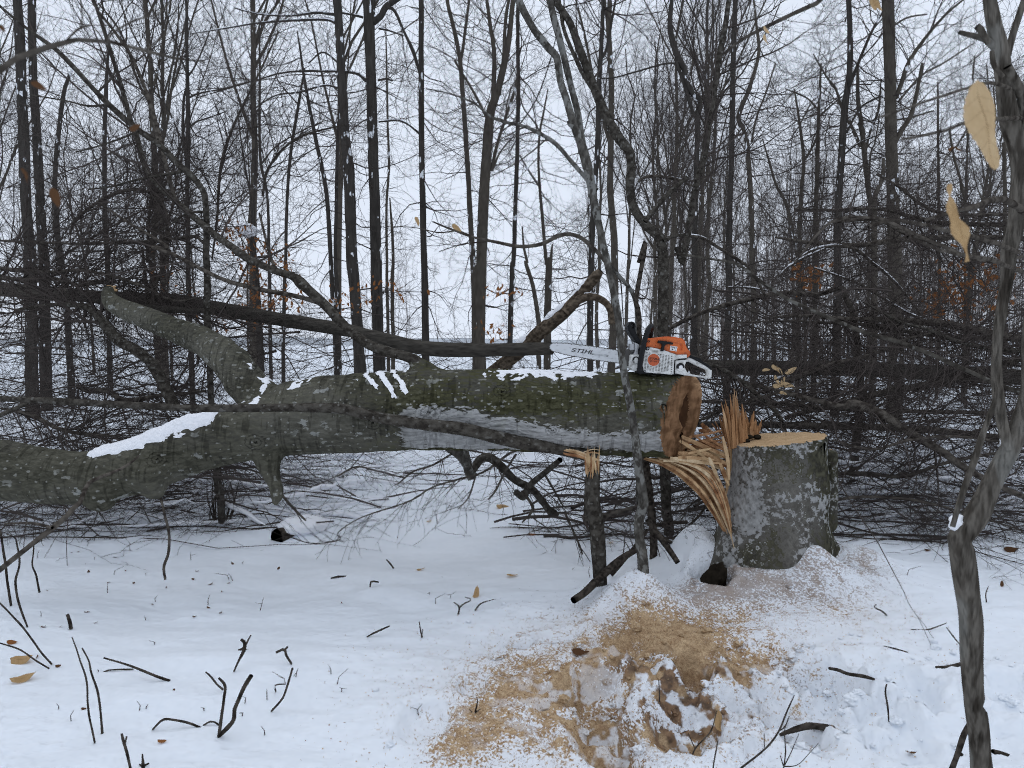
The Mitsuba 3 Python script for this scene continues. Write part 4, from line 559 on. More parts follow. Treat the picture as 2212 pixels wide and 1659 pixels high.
tree('thin_tree', 'dark thin tree between the two limbs of the felled beech, its top bent over', [(5.2, 4.9, 4.5, 4.2), 4.8, 5.0, 4.6, 4.6, 4.7], ['G 1400,110,44 1395,-30,50 D 1380,1500,52 1355,1200,40 1335,950,36 1325,700,40 1310,450,42 1310,200,42 1300,0,40 A 1305,1500,38 1300,1300,36 1280,1200,36 1200,1100,38 1140,1050,38 1000,910,38 860,810,36 720,690,34 600,570,30 480,440,28 350,310,28 210,210,20 60,90,14 -40,0,12', 'A 1150,1085,22 1000,1110,16 850,1140,14 700,1180,11 560,1195,8', 'A 1300,1340,16 1180,1350,13 1060,1430,11 950,1480,8', 'A 870,830,14 750,880,12 600,930,10 480,960,8', 'A 690,660,14 560,670,12 430,640,10 200,600,7', 'A 610,590,13 660,540,13 715,480,12 735,390,8'], mt='grey_bark', tw=TW(34, .9, on=[1, 2, 3, 4, 5], up=.1, rm=.006), sides=12, bump=.08)
# right hand trees
tree('broken_snag', 'dark broken stem hung with vines, snow caught on its bends', 9., ['B 2115,-40,22 2100,160,34 2120,260,38 2150,350,38 2200,450,36 C 60,480,34 110,580,34 160,640,34 150,740,32 145,1000,32 135,1300,34 130,1659,36 F 130,300,40 120,700,44', 'C 10,380,20 60,520,22 100,650,22 130,740,22', 'B 2150,400,14 2060,405,12 1900,450,11 1750,490,9 1650,495,7'], tw=TW(40, .9, up=-.15, ang=(40, 90), rm=.006), snow=(1,), root=1.1)
tree('bare_tree', 'dark tree with a narrow high fork behind the leaning saplings', 10., ['B 1680,-40,22 1672,200,26 1655,500,30 1648,800,32 1628,1150,32 1610,1500,34 E 1605,0,36 1598,300,38', 'B 1660,380,22 1700,310,18 1735,130,15 1765,-40,12'], tw=TW(34, 1.0), root=1.1)
tree('straight_tree', 'tall straight trunk with snow specks behind the fallen thicket', 14., ['C 395,-40,32 388,0,34 370,500,38 365,900,40 352,1300,42 345,1600,46 F 345,200,48 340,520,50'], tw=TW(34, 1.3), root=1.1, sides=12)
tree('curved_tree', 'curved tree with snow on its bend, right of the tall straight trunk', 12., ['C 500,-40,12 520,150,18 535,340,24 475,560,28 420,690,32 410,760,32 450,840,34 470,1000,34 485,1250,36 495,1600,40 F 500,200,42 505,520,44', 'C 490,900,16 520,750,14 590,560,12 640,400,8'], mt='brown_bark', tw=TW(44, 1.2), snow=(), root=1.1)
tree('bare_tree', 'thin dark trunk left of the biggest right hand trunk, forked near the top', 13., ['C 1100,-40,34 1112,200,36 1110,450,40 1080,680,46 1062,950,46 1040,1300,50 F 1035,-60,52 1030,420,56', 'C 1110,540,24 1180,360,20 1260,180,16 1330,60,12', 'C 1090,840,16 1180,680,14 1320,600,12', 'C 1060,990,14 1160,910,12 1320,840,10'], tw=TW(50, 1.3), root=1.1, sides=12, snow=(3,))
tree('broken_snag', 'slim snag with a jagged broken top behind the fallen branches', 15., ['C 930,1020,8 915,1050,22 905,1150,28 895,1350,30 F 895,100,34 890,500,36'], mt='brown_bark', root=1.1)
tree('bare_tree', 'slender tree with a spreading crown above the slim broken snag', 15., ['C 930,400,8 922,560,20 912,800,24 905,1000,26 900,1300,28 F 895,300,30', 'C 915,700,14 840,620,11 700,560,8', 'C 915,740,14 1000,660,11 1080,600,8'], mt='brown_bark', tw=TW(44, 1.2), root=1.1)
tree('big_tree', 'stoutest smooth trunk on the right with snow plastered along one side', 12.5, ['C 1345,-50,78 1350,0,78 1360,300,76 1368,600,74 1372,900,80 1385,1250,84 1395,1600,92 F 1400,200,94 1405,560,100', 'C 1395,900,36 1440,820,34 1500,720,30 1540,560,24 1570,400,20', 'C 1400,620,30 1440,520,30 1480,400,28 1580,250,22 1720,90,16 1850,-20,12', 'C 1390,760,14 1500,740,14 1640,700,10', 'C 1420,640,14 1560,480,14 1700,400,12 1900,270,8', 'C 1390,160,14 1480,110,12 1600,90,9'], mt='brown_bark', tw=TW(50, 1.4), root=1.1, sides=18, bump=.04, crook=.06, snow=(3,))
tree('bent_tree', 'stem bowed against the foot of the stoutest trunk', 12., ['C 1325,1000,18 1318,1120,30 1285,1200,32 1270,1290,32 F 1270,100,36 1270,500,36'], mt='brown_bark', root=1.1)
tree('forked_tree', 'pale forked tree with a wide V left of the stoutest trunk', 14., ['C 1160,420,16 1165,650,28 1190,820,34 1205,980,34 1230,1200,36 1262,1420,38 F 1262,300,42', 'C 1180,930,26 1120,800,24 1060,680,20 1020,560,16 960,480,12 880,340,9', 'C 1210,960,18 1240,830,18 1290,700,18 1310,500,12'], mt='brown_bark', tw=TW(50, 1.2), root=1.1, snow=(2,))
tree('forked_tree', 'slim tree with a wine glass fork above the fallen branches', 15., ['C 760,560,8 790,760,18 822,1020,24 805,1200,26 795,1400,30 F 790,300,32', 'C 825,1015,16 880,920,14 910,840,10', 'C 790,800,10 840,700,9 900,600,6'], mt='brown_bark', tw=TW(44, 1.1), root=1.1)
tree('leaning_tree', 'bare stem leaning away behind the curved tree', 14., ['C 560,880,8 610,1050,16 650,1180,20 720,1320,22 F 790,100,26 830,400,28'], mt='brown_bark', tw=TW(26, 1.1), root=1.1)
for lab, s, Y in [('thin straight stem far behind the stoutest trunk, nearest its right side', 'C 1668,520,10 1668,800,16 1672,1100,18 1675,1500,20 F 1675,400,22', 17.), ('thin stem half hidden behind the big hanging leaf', 'C 1900,350,10 1870,700,14 1850,1000,16 1840,1500,18 F 1840,400,20', 16.), ('thin stem close to the right hand sapling', 'C 2085,900,26 2090,1200,26 2095,1600,28 F 2095,500,30', 14.), ('thin forked stem beyond the dark red leaf', 'C 1740,820,12 1770,1000,16 1820,1180,18 1860,1500,20 F 1860,420,22', 15.),
                  ('thin stem in the gap left of the stoutest trunk', 'C 1300,720,8 1270,900,12 1240,1000,12 1230,1400,14 F 1230,300,16', 17.)]:
    tree('slim_tree', lab, Y, [s], mt='brown_bark', tw=TW(46, 1.3), root=1.1)
# ---------------------------------------------------------------- trees farther back (alike), woods
def proto(H, r, seed, n=26):
    global rng
    keep = rng; rng = np.random.default_rng(seed); k = 14; z = np.linspace(0, 1, k); w = np.cumsum(rng.normal(size=(k, 2)) * .012 * H, 0) * z[:, None]
    P = np.c_[w, z * H]; R = r * (1 - .8 * z) + .01; q, Q = sprout(P[None], R[None], 9, (.35 * H, .6 * H), (20, 42), .35, (.45, .7), (.25, .8), 9, .09)
    tm = join(caps(*tubes(P[None], R[None], 8), k, 8)); bm = [tubes(q[i:i + 1], Q[i:i + 1], 5) for i in range(9)]
    a, A = as_parents([(P[4:], R[4:])] + list(zip(q, Q)), 12)
    t, _ = twigset(a, A, [dict(n=n * 4, l=(.08 * H, .2 * H), up=.2, rmax=.016, rmin=.003, k=6), dict(n=n * 14, l=(.04 * H, .1 * H), up=.12, rmax=.008, rmin=.0028, k=5), dict(n=n * 34, l=(.02 * H, .055 * H), up=.1, rmin=.0025, k=3)])
    rng = keep; return [('trunk', mikit.ply(tm, 'brown_bark', smooth=True))] + [('branch', mikit.ply(b, 'brown_bark', smooth=True)) for b in bm] + [('twigs', mikit.ply(t, 'hazed_twig', smooth=True))]
PR = [proto(h, r, s) for h, r, s in ((15, .085, 1), (12, .06, 2), (17, .10, 3), (10, .045, 4), (13, .07, 5))]
g2 = np.random.default_rng(21); spots = []
for i in range(32):
    Y = g2.uniform(19, 46); px = g2.uniform(-60, 2270)
    if 560 < px < 1250 and g2.random() < .72: px = g2.uniform(-60, 560) if g2.random() < .45 else g2.uniform(1350, 2270)
    spots.append(((px - 1106) / FX * Y, Y))
for i, (x, y) in enumerate(spots):
    k = thing('distant_tree', 'thin bare tree standing farther back in the open wood', 'tree', 'thin bare trees farther back'); e = T().translate([x, y, float(zg(x, y)) - .1]).rotate([0, 0, 1], float(g2.uniform(0, 360))).scale(float(g2.uniform(.8, 1.2)))
    for nm, d in PR[i % 5]:
        kk = key_of(k + '__' + nm); scene[kk] = {**d, 'to_world': e}
        if nm == 'twigs': labels[kk] = {'kind': 'stuff'}
def mass(n, xr, yr, hr, seed, tw, z=False):
    g = np.random.default_rng(seed); global rng; keep = rng; rng = g
    y = g.uniform(*yr, n); x = g.uniform(*xr, n) / FX * y; H = g.uniform(*hr, n); k = 8; s = np.linspace(0, 1, k); w = np.cumsum(g.normal(size=(n, k, 2)) * .02, 1) * H[:, None, None] * .8
    P = np.concatenate([w * s[None, :, None], (s * H[:, None])[..., None]], -1) + np.stack([x, y, np.full(n, -.2)], 1)[:, None]; R = (.0028 * H + .012)[:, None] * (1 - .85 * s) * g.uniform(.6, 1.3, n)[:, None]
    m, _ = twigset(P, R, [dict(n=n * tw, l=(1.2, 4.), t=(.1, 1), ang=(20, 60), up=.3, rmax=.025, rmin=.009, k=5), dict(n=n * tw * 4, l=(.5, 1.8), up=.2, rmax=.015, rmin=.008, k=4), dict(n=n * tw * 9, l=(.3, 1.), up=.15, rmin=.007, k=3)])
    rng = keep; return join(tubes(P, R, 5), m)
one('distant_wood', 'dense grey brown wood of bare trees on the far side behind the right hand thicket', 'wood', mass(330, (300, 1330), (42, 85), (10, 17), 5, 11), 'hazed_wood', True, kind='stuff')
one('distant_wood', 'thin far row of bare trees along the open field', 'wood', mass(60, (-1150, 420), (75, 150), (7, 15), 6, 8), 'hazed_wood', True, kind='stuff')
# ---------------------------------------------------------------- fallen trees and brushwood behind
tree('fallen_log', 'long dark furrowed trunk lying across the view behind the felled beech', (7.4, 6.6, 5.6), ['D -60,215,70 0,235,72 250,262,70 500,285,72 800,300,80 1100,320,86 1400,370,90 1700,425,86 2000,475,84 2212,510,82 E 200,540,88 400,590,92 600,620,92 800,628,90 1000,630,86 1200,625,84 1360,622,80'], cat='fallen tree', mt='log_bark', sides=16)
tree('fallen_log', 'thinner dark trunk lying just below the long furrowed one', (7., 6.), ['D -60,270,40 300,290,42 700,330,44 1000,370,40 1280,385,36 1420,360,26'], cat='fallen tree', mt='log_bark', tw=TW(20, .9, up=.05))
tree('fallen_log', 'rough thick log lying level behind the chainsaw handle and the stump', (6.6, 7.), ['E 2000,1150,20 F 60,735,88 250,742,92 700,745,96 1100,745,96 1600,770,96 2100,800,100 2300,815,100'], cat='fallen tree', mt='log_bark', sides=16)
tree('leaning_snag', 'snow dusted brown snag leaning up behind the bar with a hooked limb', [(6.0, 5.6), 5.6], ['E 900,830,80 1000,760,86 1150,640,90 1300,500,88 1450,370,80 1560,250,72 1650,145,64 1665,130,40', 'E 1440,400,60 1520,320,56 1600,295,50 1680,320,46 1725,380,44 1735,470,50'], cat='snag', mt='snag_bark', snow=(0, 1), sides=14)
tree('leaning_snag', 'grey broken limb leaning in the thicket left of the thin bent tree', (4.7, 5.2), ['D 1100,1000,76 1060,900,72 960,720,66 850,630,64 760,580,66 660,470,62 580,375,50 500,350,36 350,345,26 100,380,20'], cat='branch', mt='grey_bark', tw=TW(24, .9, on=[0], t=(.5, 1), up=.1), sides=14)
tree('fallen_branch', 'near grey branch sloping down across the lower left of the snow', (2.55, 2.7, 3.0), ['G -30,430,34 0,405,33 120,310,32 240,215,32 330,145,38 420,70,34 490,-10,30 D 510,1590,28 550,1490,26 600,1450,22 780,1375,18 880,1300,12', 'G 330,140,20 220,115,18 120,112,16 30,115,11'], cat='branch', mt='brown_bark', sides=12)
FB = [('dark branch arching over the thicket to a drooping elbow', 6.2, ['F -60,520,24 0,480,26 200,390,28 480,310,30 700,272,32 900,280,30 1060,240,30 1085,300,34 1130,400,38 1160,600,42 1180,900,46 1155,1200,54 1135,1400,56 1125,1659,54 I 1130,50,50']),
      ('thin near branch slanting down across the right hand thicket', (2.3, 2.1), ['F 0,20,10 250,60,14 400,90,16 530,185,20 700,300,22 900,395,24 1200,520,26 1450,590,26 1750,715,26 2050,850,26 2300,930,26']),
      ('bent grey branch reaching down from behind the saw handle to the stump', (4.9, 4.5), ['F -30,700,20 230,725,28 350,780,32 460,860,32 570,950,30 640,1020,28 685,1085,26']),
      ('long broken limb sloping from the stump to the far right of the snow', (4.7, 4.3), ['F 450,845,24 620,880,28 860,945,34 1060,990,40 1130,970,64 1300,1035,62 1420,1110,52 1550,1190,50 1700,1275,48 1850,1385,44 2050,1490,40 2300,1600,36']),
      ('dark mossy limb rising gently to the right beside the rough thick log', (6., 5.4), ['F 700,1060,26 850,1020,30 1050,975,40 1300,905,46 1500,870,48 1750,820,48 2000,750,44 2150,700,40 2300,640,36']),
      ('straight dark limb lying low behind the stump', 5.6, ['F 160,955,20 400,965,24 700,975,26 1000,1000,28 1500,1020,28 2250,1035,26']),
      ('dark trunk lying on the snow behind the sawn stump top', 5.4, ['F 150,1100,40 560,1105,46 1000,1112,46 1400,1125,46 1800,1155,44 2250,1210,40']),
      ('thick dead limb high in the right hand tangle', 5.8, ['F 560,430,14 800,415,20 1100,435,30 1400,445,42 1600,460,46 1750,475,48 2000,530,50 2150,560,46 2300,590,40']),
      ('second dead limb under the thick high one', 6., ['F 380,460,10 700,450,14 1000,460,20 1200,470,24 1500,520,26 1800,555,30 2050,555,32 2300,545,30']),
      ('grey limb crossing below the snowy arches', 5.2, ['F 1200,330,12 1420,450,18 1600,500,22 1800,580,28 2000,620,30 2300,645,28']),
      ('mossy branch rising behind the cluster of tan leaves', 5.6, ['F 560,900,30 720,830,40 900,760,36 1000,720,30 1250,660,24 1450,570,18 1650,520,12']),
      ('low dead branch curving over the snow by the stump', 5., ['F 150,1080,16 350,1000,18 560,930,20 800,870,14 1000,820,9']),
      ('bare branch sweeping over the snow at the right edge', 4.4, ['F 1000,1200,12 1250,1260,18 1500,1200,18 1800,1180,16 2250,1240,16']), ('dark branch lying on the snow right of the stump', 4.9, ['F 970,1420,22 1200,1410,24 1450,1430,24 1700,1350,22 2000,1290,20 2250,1270,18']),
      ('slack branch trailing on the snow right of the stump root', 4.5, ['F 960,1590,18 1200,1560,20 1500,1580,18 1800,1650,14 I 2212,160,10']), ('thin branch springing from the log toward the high limb', 6., ['C 1000,1400,22 1280,1390,24 1450,1470,24 1560,1510,24 1720,1560,20 1900,1640,16 F 2212,80,12']),
      ('long dark limb crossing in front of the stoutest trunk', 7., ['C 640,1500,14 900,1540,26 1150,1550,32 1400,1520,34 1700,1500,34 2000,1500,32 2250,1510,30']), ('level dead limb above the crossing limb', 7.4, ['C 760,1320,14 1000,1330,18 1300,1320,22 1500,1370,26 1700,1410,28 2000,1420,28 2250,1430,26']),
      ('forked limb drooping beyond the stoutest trunk', 7.2, ['C 1280,1100,12 1420,1180,16 1560,1290,20 1700,1350,22 1900,1360,22 2250,1350,20']), ('pale limb rising toward the hanging leaf', 3.4, ['C 760,1660,10 1000,1400,16 1280,1380,18 1420,1430,20 1700,1560,20 2000,1655,18 F 2212,40,18'])]
for lab, Y, ps in FB: tree('fallen_branch', lab, Y, ps, cat='branch', mt='brown_bark' if 'near' not in lab and 'grey' not in lab else 'grey_bark', tw=None if 'near' in lab or 'hanging' in lab else TW(26, .7, up=.05, ang=(25, 70), rm=.008), sides=10)
for lab, Y, ps in [('arched branch carrying a thick line of snow above the right hand thicket', 6.5, ['C 760,1660,18 830,1610,20 900,1575,20 1000,1555,20 1100,1562,20 1170,1590,20 1250,1659,18 F 1330,140,18 1430,240,16 1530,370,14 1600,450,12']), ('snow laden branch falling from the crooked tree', 5.6, ['C 20,1485,18 170,1500,20 260,1550,20 340,1600,20 430,1659,20 F 470,110,18 530,200,18 575,290,14']),
                   ('second snow lined branch arching down to the right', 6.4, ['F 880,110,10 1040,165,14 1180,220,16 1300,290,16 1460,390,16 1600,450,16 1760,540,16 1930,610,14 2150,700,12']), ('snow topped twig just above the saw', 5.8, ['F 330,235,12 480,240,12 600,260,8']), ('short snowy bough beside the arched branch', 6.3, ['F 660,170,14 720,110,16 820,50,16 960,-10,14']),
                   ('snowy bough hanging from the dark broken stem', 6., ['B 1900,1150,14 1960,1115,18 2080,1120,20 2212,1150,18 C 60,1150,18 125,1180,12'])]:
    tree('snowy_branch', lab, Y, ps, cat='branch', mt='brown_bark', tw=TW(10, .5, rm=.005), snow=(0,), sides=8)
for lab, Y, ps in [('long arching branch high in the left thicket', 6., ['A 0,1520,14 200,1530,14 500,1540,16 850,1530,18 1100,1510,20 1230,1495,20 1290,1540,18']), ('bowed stem arching over the left thicket and down', 6.4, ['A 440,1480,14 480,1390,18 600,1290,22 750,1215,22 870,1200,24 970,1230,24 1030,1300,24 1060,1400,24 1060,1520,22 1040,1659,22 D 990,200,24 940,340,24']),
                   ('slanted thin stem crossing the left thicket', 6.8, ['A 330,1659,16 620,1480,12 900,1330,10 1200,1180,8']), ('dark branch sagging from the left edge over the lying trunk', 5.6, ['D -40,110,28 100,130,26 300,140,22 500,130,20 700,160,20 900,230,18 1100,320,16 1250,300,10']), ('dead branch hanging behind the rising limb', 6.2, ['D -40,160,30 150,190,28 330,180,24 500,220,20 660,200,26']),
                   ('thin upright stem left of the rising limb', 7., ['D 900,-20,16 925,200,16 950,330,16']), ('branch lying low in the left thicket under the grey limb', 5.2, ['D 480,860,20 560,890,34 680,890,38 780,950,34 950,930,26 1300,890,16']), ('pale thin branch along the bottom of the left thicket', 4.9, ['D 0,1000,14 200,1040,24 350,1120,26 500,1160,20 760,1180,14']),
                   ('thin stem curving up from the thicket to the long branch of the beech', 7.6, ['A 1340,1640,10 1370,1400,16 1390,1100,18 1420,950,18 1500,740,14 1620,500,12 1760,200,9']), ('stem curving right from the thicket in front of the leafy snag', 7.8, ['A 1660,1240,16 1690,1080,16 1790,940,15 1930,850,13 2180,790,9']), ('slim straight stem between the thin bent tree and its branches', 7.2, ['A 930,1659,18 940,1400,18 960,1200,16 990,1040,12'])]:
    tree('fallen_branch', lab, Y, ps, cat='branch', mt='brown_bark', tw=TW(40, .9, up=.06, ang=(25, 75), rm=.007), sides=9)
def brush(n, xr, yr, zr, tilt, l, seed, sub=(4, 6), r=.010):
    """tangled fallen limbs: n long low ones, each with side shoots."""
    global rng; keep = rng; rng = g = np.random.default_rng(seed); k = 9
    y = g.uniform(*yr, n); x = g.uniform(*xr, n) / FX * y; a = g.normal(size=n) * .6 + np.where(g.random(n) < .5, 0, math.pi); e = g.normal(size=n) * tilt + .12; d = np.stack([np.cos(a) * np.cos(e), np.sin(a) * np.cos(e) * .6, np.sin(e)], 1)
    hm = g.random(n)**1.6; p = np.stack([x, y, zg(x, y) + zr[0] + (zr[1] - zr[0]) * hm], 1); L = g.uniform(*l, n); out = [p - d * L[:, None] / 2]; cv = g.normal(size=(n, 3)) * [.05, .08, .07]; cv[:, 2] -= .035 * (1 + 3 * hm)
    for _ in range(k - 1):
        out.append(out[-1] + d * (L / (k - 1))[:, None]); d = unit(d + cv + g.normal(size=(n, 3)) * [.11, .11, .09])
    P = np.stack(out, 1); P[..., 2] = np.maximum(P[..., 2], zg(P[..., 0], P[..., 1]) + .01); R = (r * (.25 + 1.1 * g.random(n)**2))[:, None] * np.linspace(1, .15, k)
    m, _ = twigset(P, R, [dict(n=n * sub[0], l=(.25, 1.1), t=(.05, 1), ang=(25, 75), up=.08, rmax=.005, rmin=.0014, k=7, wob=.2), dict(n=n * sub[1] * 2, l=(.1, .4), up=.05, rmin=.0012, k=4, wob=.25)])
    rng = keep; return join(tubes(P, R, 5), m)
for lab, m in [('tangle of fallen dark twigs and limbs behind the stump and the saw', brush(210, (320, 1330), (4.9, 8.2), (.02, 1.7), .17, (1.2, 3.2), 31, (4, 6), .008)), ('airy tangle of arching dead branches above the saw and the fallen logs', brush(110, (380, 1330), (5.4, 9.), (.7, 2.5), .4, (1.2, 3.2), 38, (5, 7), .008)), ('flattened tangle of twigs on the snow right of the stump', brush(80, (640, 1250), (4.5, 6.), (.01, .4), .08, (.8, 2.2), 32, (4, 6), .007)), ('tangle of dark twigs behind the forked felled beech', brush(230, (-1250, -440), (4.9, 8.4), (.02, 1.75), .2, (1.2, 3.2), 33, (5, 7), .008)),
               ('low matted dead limbs under the left thicket', brush(110, (-1250, -420), (5., 6.8), (.02, .55), .12, (.8, 2.), 37, (5, 8), .008)), ('low brush lying on the snow behind the felled trunk', brush(75, (-480, 420), (5.8, 9.), (.02, .75), .11, (.8, 2.4), 34, (4, 6), .007)), ('thin brush and undergrowth farther out across the open wood', brush(170, (-1250, 1300), (9, 22), (.02, 1.3), .3, (1., 2.6), 35, (3, 5), .009)), ('twiggy scrub behind the saplings left of the stump', brush(60, (100, 520), (4.5, 5.6), (.02, .5), .2, (.5, 1.4), 36))]:
    one('brushwood', lab, 'brushwood', m, 'twig', True, kind='stuff')
def fsnow(seed, n, xr, yr):
    g = np.random.default_rng(seed); y = g.uniform(*yr, n); x = g.uniform(*xr, n) / FX * y; ms = []
    for a, b in zip(x, y):
        an = g.normal() * .4; L = g.uniform(.3, 1.2); s = np.linspace(-.5, .5, 8)[:, None]; z = float(zg(a, b)) + .03 + .4 * g.random()**2
        p = np.array([a, b, z]) + s * L * np.array([math.cos(an), math.sin(an), g.normal() * .1]) + g.normal(size=(8, 3)) * .01; ms.append(tubes(p[None], (g.uniform(.008, .02) * np.sin(np.linspace(.1, 3.04, 8)))[None], 5))
    return join(*ms)
one('brush_snow', 'strips of snow resting on the lying branches of the right hand brush', 'snow', fsnow(41, 210, (300, 1300), (5., 8.6)), 'clean_snow', True, kind='stuff'); one('brush_snow', 'strips of snow resting on the lying branches of the left hand brush', 'snow', fsnow(42, 180, (-1250, -300), (5., 9.)), 'clean_snow', True, kind='stuff')
# ---------------------------------------------------------------- leaves
def leaf(L, W, curl=.3, cup=.25, seed=0, n=(12, 6)):
    """a beech leaf along +x from its stalk, face up; uv for its veins."""
    g = np.random.default_rng(seed); a = np.linspace(0, 1, n[0]); b = np.linspace(-1, 1, n[1] + 1); A, B = np.meshgrid(a, b, indexing='ij'); w = np.sin(np.pi * np.clip(A, .0, 1)**.72)**.62 * (1 - .15 * A) * (1 + .05 * np.sin(A * 70 + seed)); y = B * w * W / 2
    z = -cup * W * np.abs(B * w)**1.5 * .5 + curl * L * (A - .5)**2 + .04 * L * np.sin(A * 9 + B * 2 + seed) * g.uniform(.3, 1) + g.uniform(-.3, .3) * y * (A - .3); v = np.stack([A * L - L / 2, y, z], -1).reshape(-1, 3); m = n[1] + 1
    i = np.arange(n[0] - 1)[:, None] * m + np.arange(m - 1)[None]; i = i.ravel(); return v, np.vstack([np.stack([i, i + m, i + m + 1], 1), np.stack([i, i + m + 1, i + 1], 1)]), np.stack([(B + 1) / 2, A], -1).reshape(-1, 2)
def place_leaf(p, L, W, rot, mt, seed, curl=.3, cup=.25):
    v, f, uv = leaf(L, W, curl, cup, seed); v = v @ trimesh.transformations.euler_matrix(*rot, 'sxyz')[:3, :3].T + p; return mikit.ply((v, f), mt, smooth=True, uv=uv)
for i, (c, x, y, s, mt, lab) in enumerate([('G', 145, 990, 150, 'tan_leaf', 'crumpled pale tan leaf on the snow by the crossing red stems'), ('G', 150, 1106, 140, 'tan_leaf', 'flat oval tan leaf on the snow below the crumpled one'), ('G', 78, 875, 62, 'rust_leaf', 'small orange leaf lying above the crumpled tan leaf'), ('H', 1105, 450, 74, 'tan_leaf', 'tan leaf on the snow left of the snapped sapling foot'), ('H', 525, 412, 50, 'tan_leaf', 'small tan leaf on the open snow under the felled trunk'),
    ('H', 878, 575, 84, 'tan_leaf', 'veined tan leaf leaning beside a forked twig'), ('H', 580, 105, 36, 'tan_leaf', 'tiny pale leaf on the snow beyond the drooping twigs'), ('H', 1045, 15, 84, 'tan_leaf', 'curled golden leaf on the snow beneath the trunk'), ('H', 1228, 190, 52, 'rust_leaf', 'narrow red brown leaf edge on in the snow'), ('H', 1535, 940, 110, 'brown_leaf', 'dark wet leaf half buried in trampled snow'), ('I', 285, 1405, 125, 'tan_leaf', 'folded tan leaf standing in the sawdust and snow'),
    ('I', 1605, 290, 38, 'brown_leaf', 'small brown leaf on the snow right of the stump'), ('I', 2072, 512, 40, 'brown_leaf', 'upright curled leaf right of the near sapling'), ('I', 1500, 1575, 62, 'brown_leaf', 'shrivelled dark leaf at the foot of the near sapling'), ('I', 2130, 290, 90, 'brown_leaf', 'dark leaves at the edge of the right hand twigs'), ('G', 1957, 108, 52, 'brown_leaf', 'dark red leaf caught by the drooping twig tips'), ('D', 1300, 1393, 62, 'tan_leaf', 'tan leaf lying behind the low limb'), ('D', 1612, 1610, 44, 'tan_leaf', 'tan leaf on the snow near the snow capped log end'),
    ('G', 370, 1025, 40, 'brown_leaf', 'little brown leaf right of the flat oval leaf'), ('G', 1025, 1502, 56, 'rust_leaf', 'thin rust leaf near the bottom edge of the snow'), ('H', 1725, 240, 46, 'tan_leaf', 'tan leaf between the sapling feet')]):
    q = gpc(c, x, y) + [0, 0, .006]; L = s * .63291 / 1.85172 / FX * q[1]; up = 1.0 if ('standing' in lab or 'upright' in lab) else .7 if 'leaning' in lab else .25
    k = thing('dead_leaf', lab, 'leaf'); scene[k] = place_leaf(q + [0, 0, .3 * L * up], L * 1.05, L * .55, (rng.uniform(-.5, .5) + .25, -up if up > .3 else rng.uniform(-.2, .2), rng.uniform(-.5, .5) + (0 if up < .3 else 1.2)), mt, i, rng.uniform(.1, .5), rng.uniform(.1, .5))
g3 = np.random.default_rng(77)
for i, (x, y) in enumerate([(560, 420), (1245, 418), (1445, 493), (1405, 548), (1230, 705), (605, 745), (2160, 618), (385, 770), (1395, 680), (1320, 648), (965, 628), (300, 542), (1050, 522), (845, 493), (685, 490), (550, 676), (795, 415), (1330, 500), (1760, 402), (235, 960), (275, 770), (1100, 1170), (530, 1290), (495, 295), (1470, 370), (725, 330), (1220, 468)]):
    q = gpc('G', x, y) + [0, 0, .004]; L = g3.uniform(18, 36) * .63291 / 1.85172 / FX * q[1]; k = thing('leaf_scrap', 'small brown leaf scrap dropped on the open snow', 'leaf', 'small leaf scraps on the open snow'); scene[k] = place_leaf(q, L, L * .55, (g3.uniform(-.8, .8), g3.uniform(-.3, .3), g3.uniform(0, 6)), 'brown_leaf', 100 + i, .4, .4)
